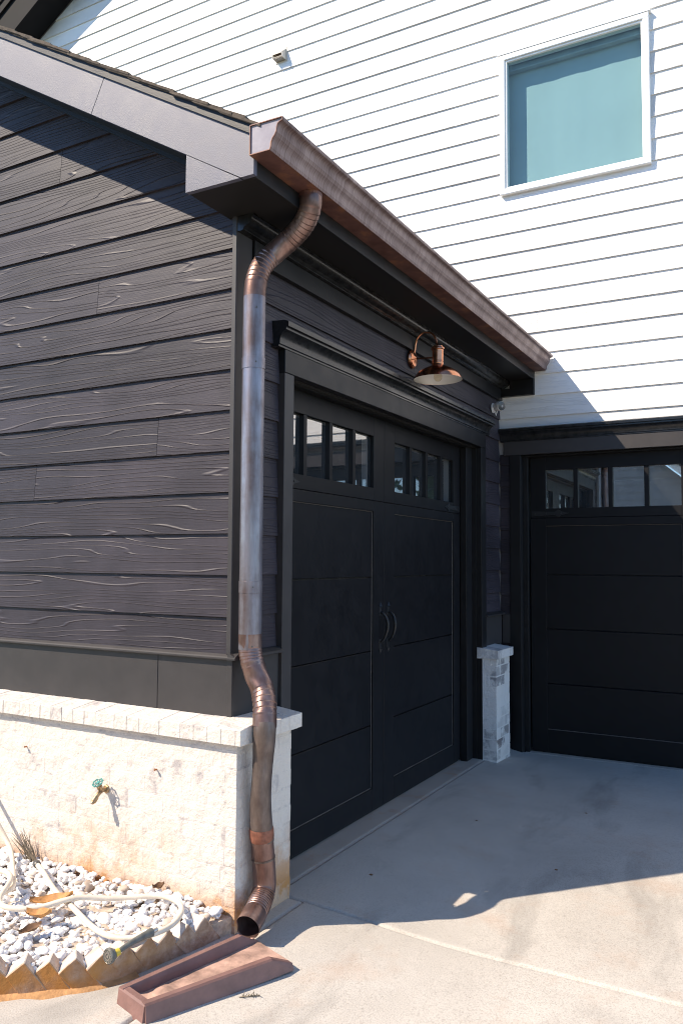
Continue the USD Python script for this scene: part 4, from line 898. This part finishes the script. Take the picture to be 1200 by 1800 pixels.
tw.append(tube([(.393, -.476, float(gz(.4, 0)) + .003), (.446, -.428, float(gz(.45, 0)) + .004)], .0015, 5))
solo('twig', tw, 'dry_stalk', 'small dry twig on the sunlit concrete right of the splash block', 'twig', loc=(.42, -.45, -.01))
cr = np.random.default_rng(77)
for (x, y) in ((.30, .70), (1.02, 1.30), (.45, 1.75), (.95, 2.3)):
    z = float(gz(x, y)); m = trimesh.creation.icosphere(1, cr.uniform(.004, .008)); m.apply_scale([1.4, 1, .45]); m.apply_translation([x, y, z + .002])
    solo('debris', m, 'leaf_dark', 'tiny dark bit of debris lying on the shaded driveway', 'debris', loc=(x, y, z), group='debris on the driveway')

# ================================================================ what the panes mirror: a neighbour across the street
nb = thing('neighbour_house', 'grey sided neighbouring house across the street seen in the door panes', 'house', (-4, -14, 0))
NY = -14.0
def ntop(x): return 3.93 - .85 * (x + .55)
ng = Polygon([(-9.5, -.1), (.25, -.1), (.25, ntop(.25)), (-4.6, ntop(-4.6)), (-9.5, ntop(.25))])
part(nb, 'wall', prism(ng, 'y', NY - 8, NY), 'neighbour_siding')
for k in range(34):
    z = k * .22; pl = sbox(-9.5, z, .25, z + .222).intersection(ng)
    if pl.geom_type == 'Polygon' and not pl.is_empty: part(nb, 'plank', lap(pl, 'x', NY + .002, 1, z, .22, t0=.004, t1=.02), 'neighbour_siding')
part(nb, 'rake_board', prism(Polygon([(-4.6, ntop(-4.6) + .05), (.7, ntop(.7) + .05), (.7, ntop(.7) + .28), (-4.6, ntop(-4.6) + .28)]), 'y', NY - .05, NY + .35), 'white_vinyl')
part(nb, 'roof', [prism(Polygon([(-4.6, ntop(-4.6) + .28), (.75, ntop(.75) + .28), (.75, ntop(.75) + .42), (-4.6, ntop(-4.6) + .42)]), 'y', NY - 8.3, NY + .4), prism(Polygon([(-4.6, ntop(-4.6) + .05), (-9.9, ntop(.7) + .05), (-9.9, ntop(.7) + .42), (-4.6, ntop(-4.6) + .42)]), 'y', NY - 8.3, NY + .4)], 'neighbour_roof')
for (tx, ty, th, lab) in ((3.6, -19.0, 8.5, 'tall leafy tree at the right of the neighbouring house'), (7.5, -17.0, 7.0, 'shorter leafy tree across the street')):
    tt_ = thing('tree', lab, 'tree', (tx, ty, 0)); q = np.random.default_rng(int(tx * 10))
    part(tt_, 'trunk', tube([(tx, ty, -.1), (tx + .1, ty, th * .3), (tx - .1, ty + .1, th * .6)], [.22, .17, .09], 10), 'tree_bark')
    P = q.normal(size=(1600, 3)) * [th * .19, th * .19, th * .17] + [tx, ty, th * .66]; V, Fq = [], []
    for i, p in enumerate(P):
        a, b = q.normal(size=3), q.normal(size=3); a /= np.linalg.norm(a); b -= a * (a @ b); b /= np.linalg.norm(b); s = q.uniform(.12, .28)
        V += [p - a * s, p + b * s * .6, p + a * s, p - b * s * .6]; Fq += [[4 * i, 4 * i + 1, 4 * i + 2], [4 * i, 4 * i + 2, 4 * i + 3]]
    part(tt_, 'crown', (np.array(V), np.array(Fq)), 'tree_leaf')
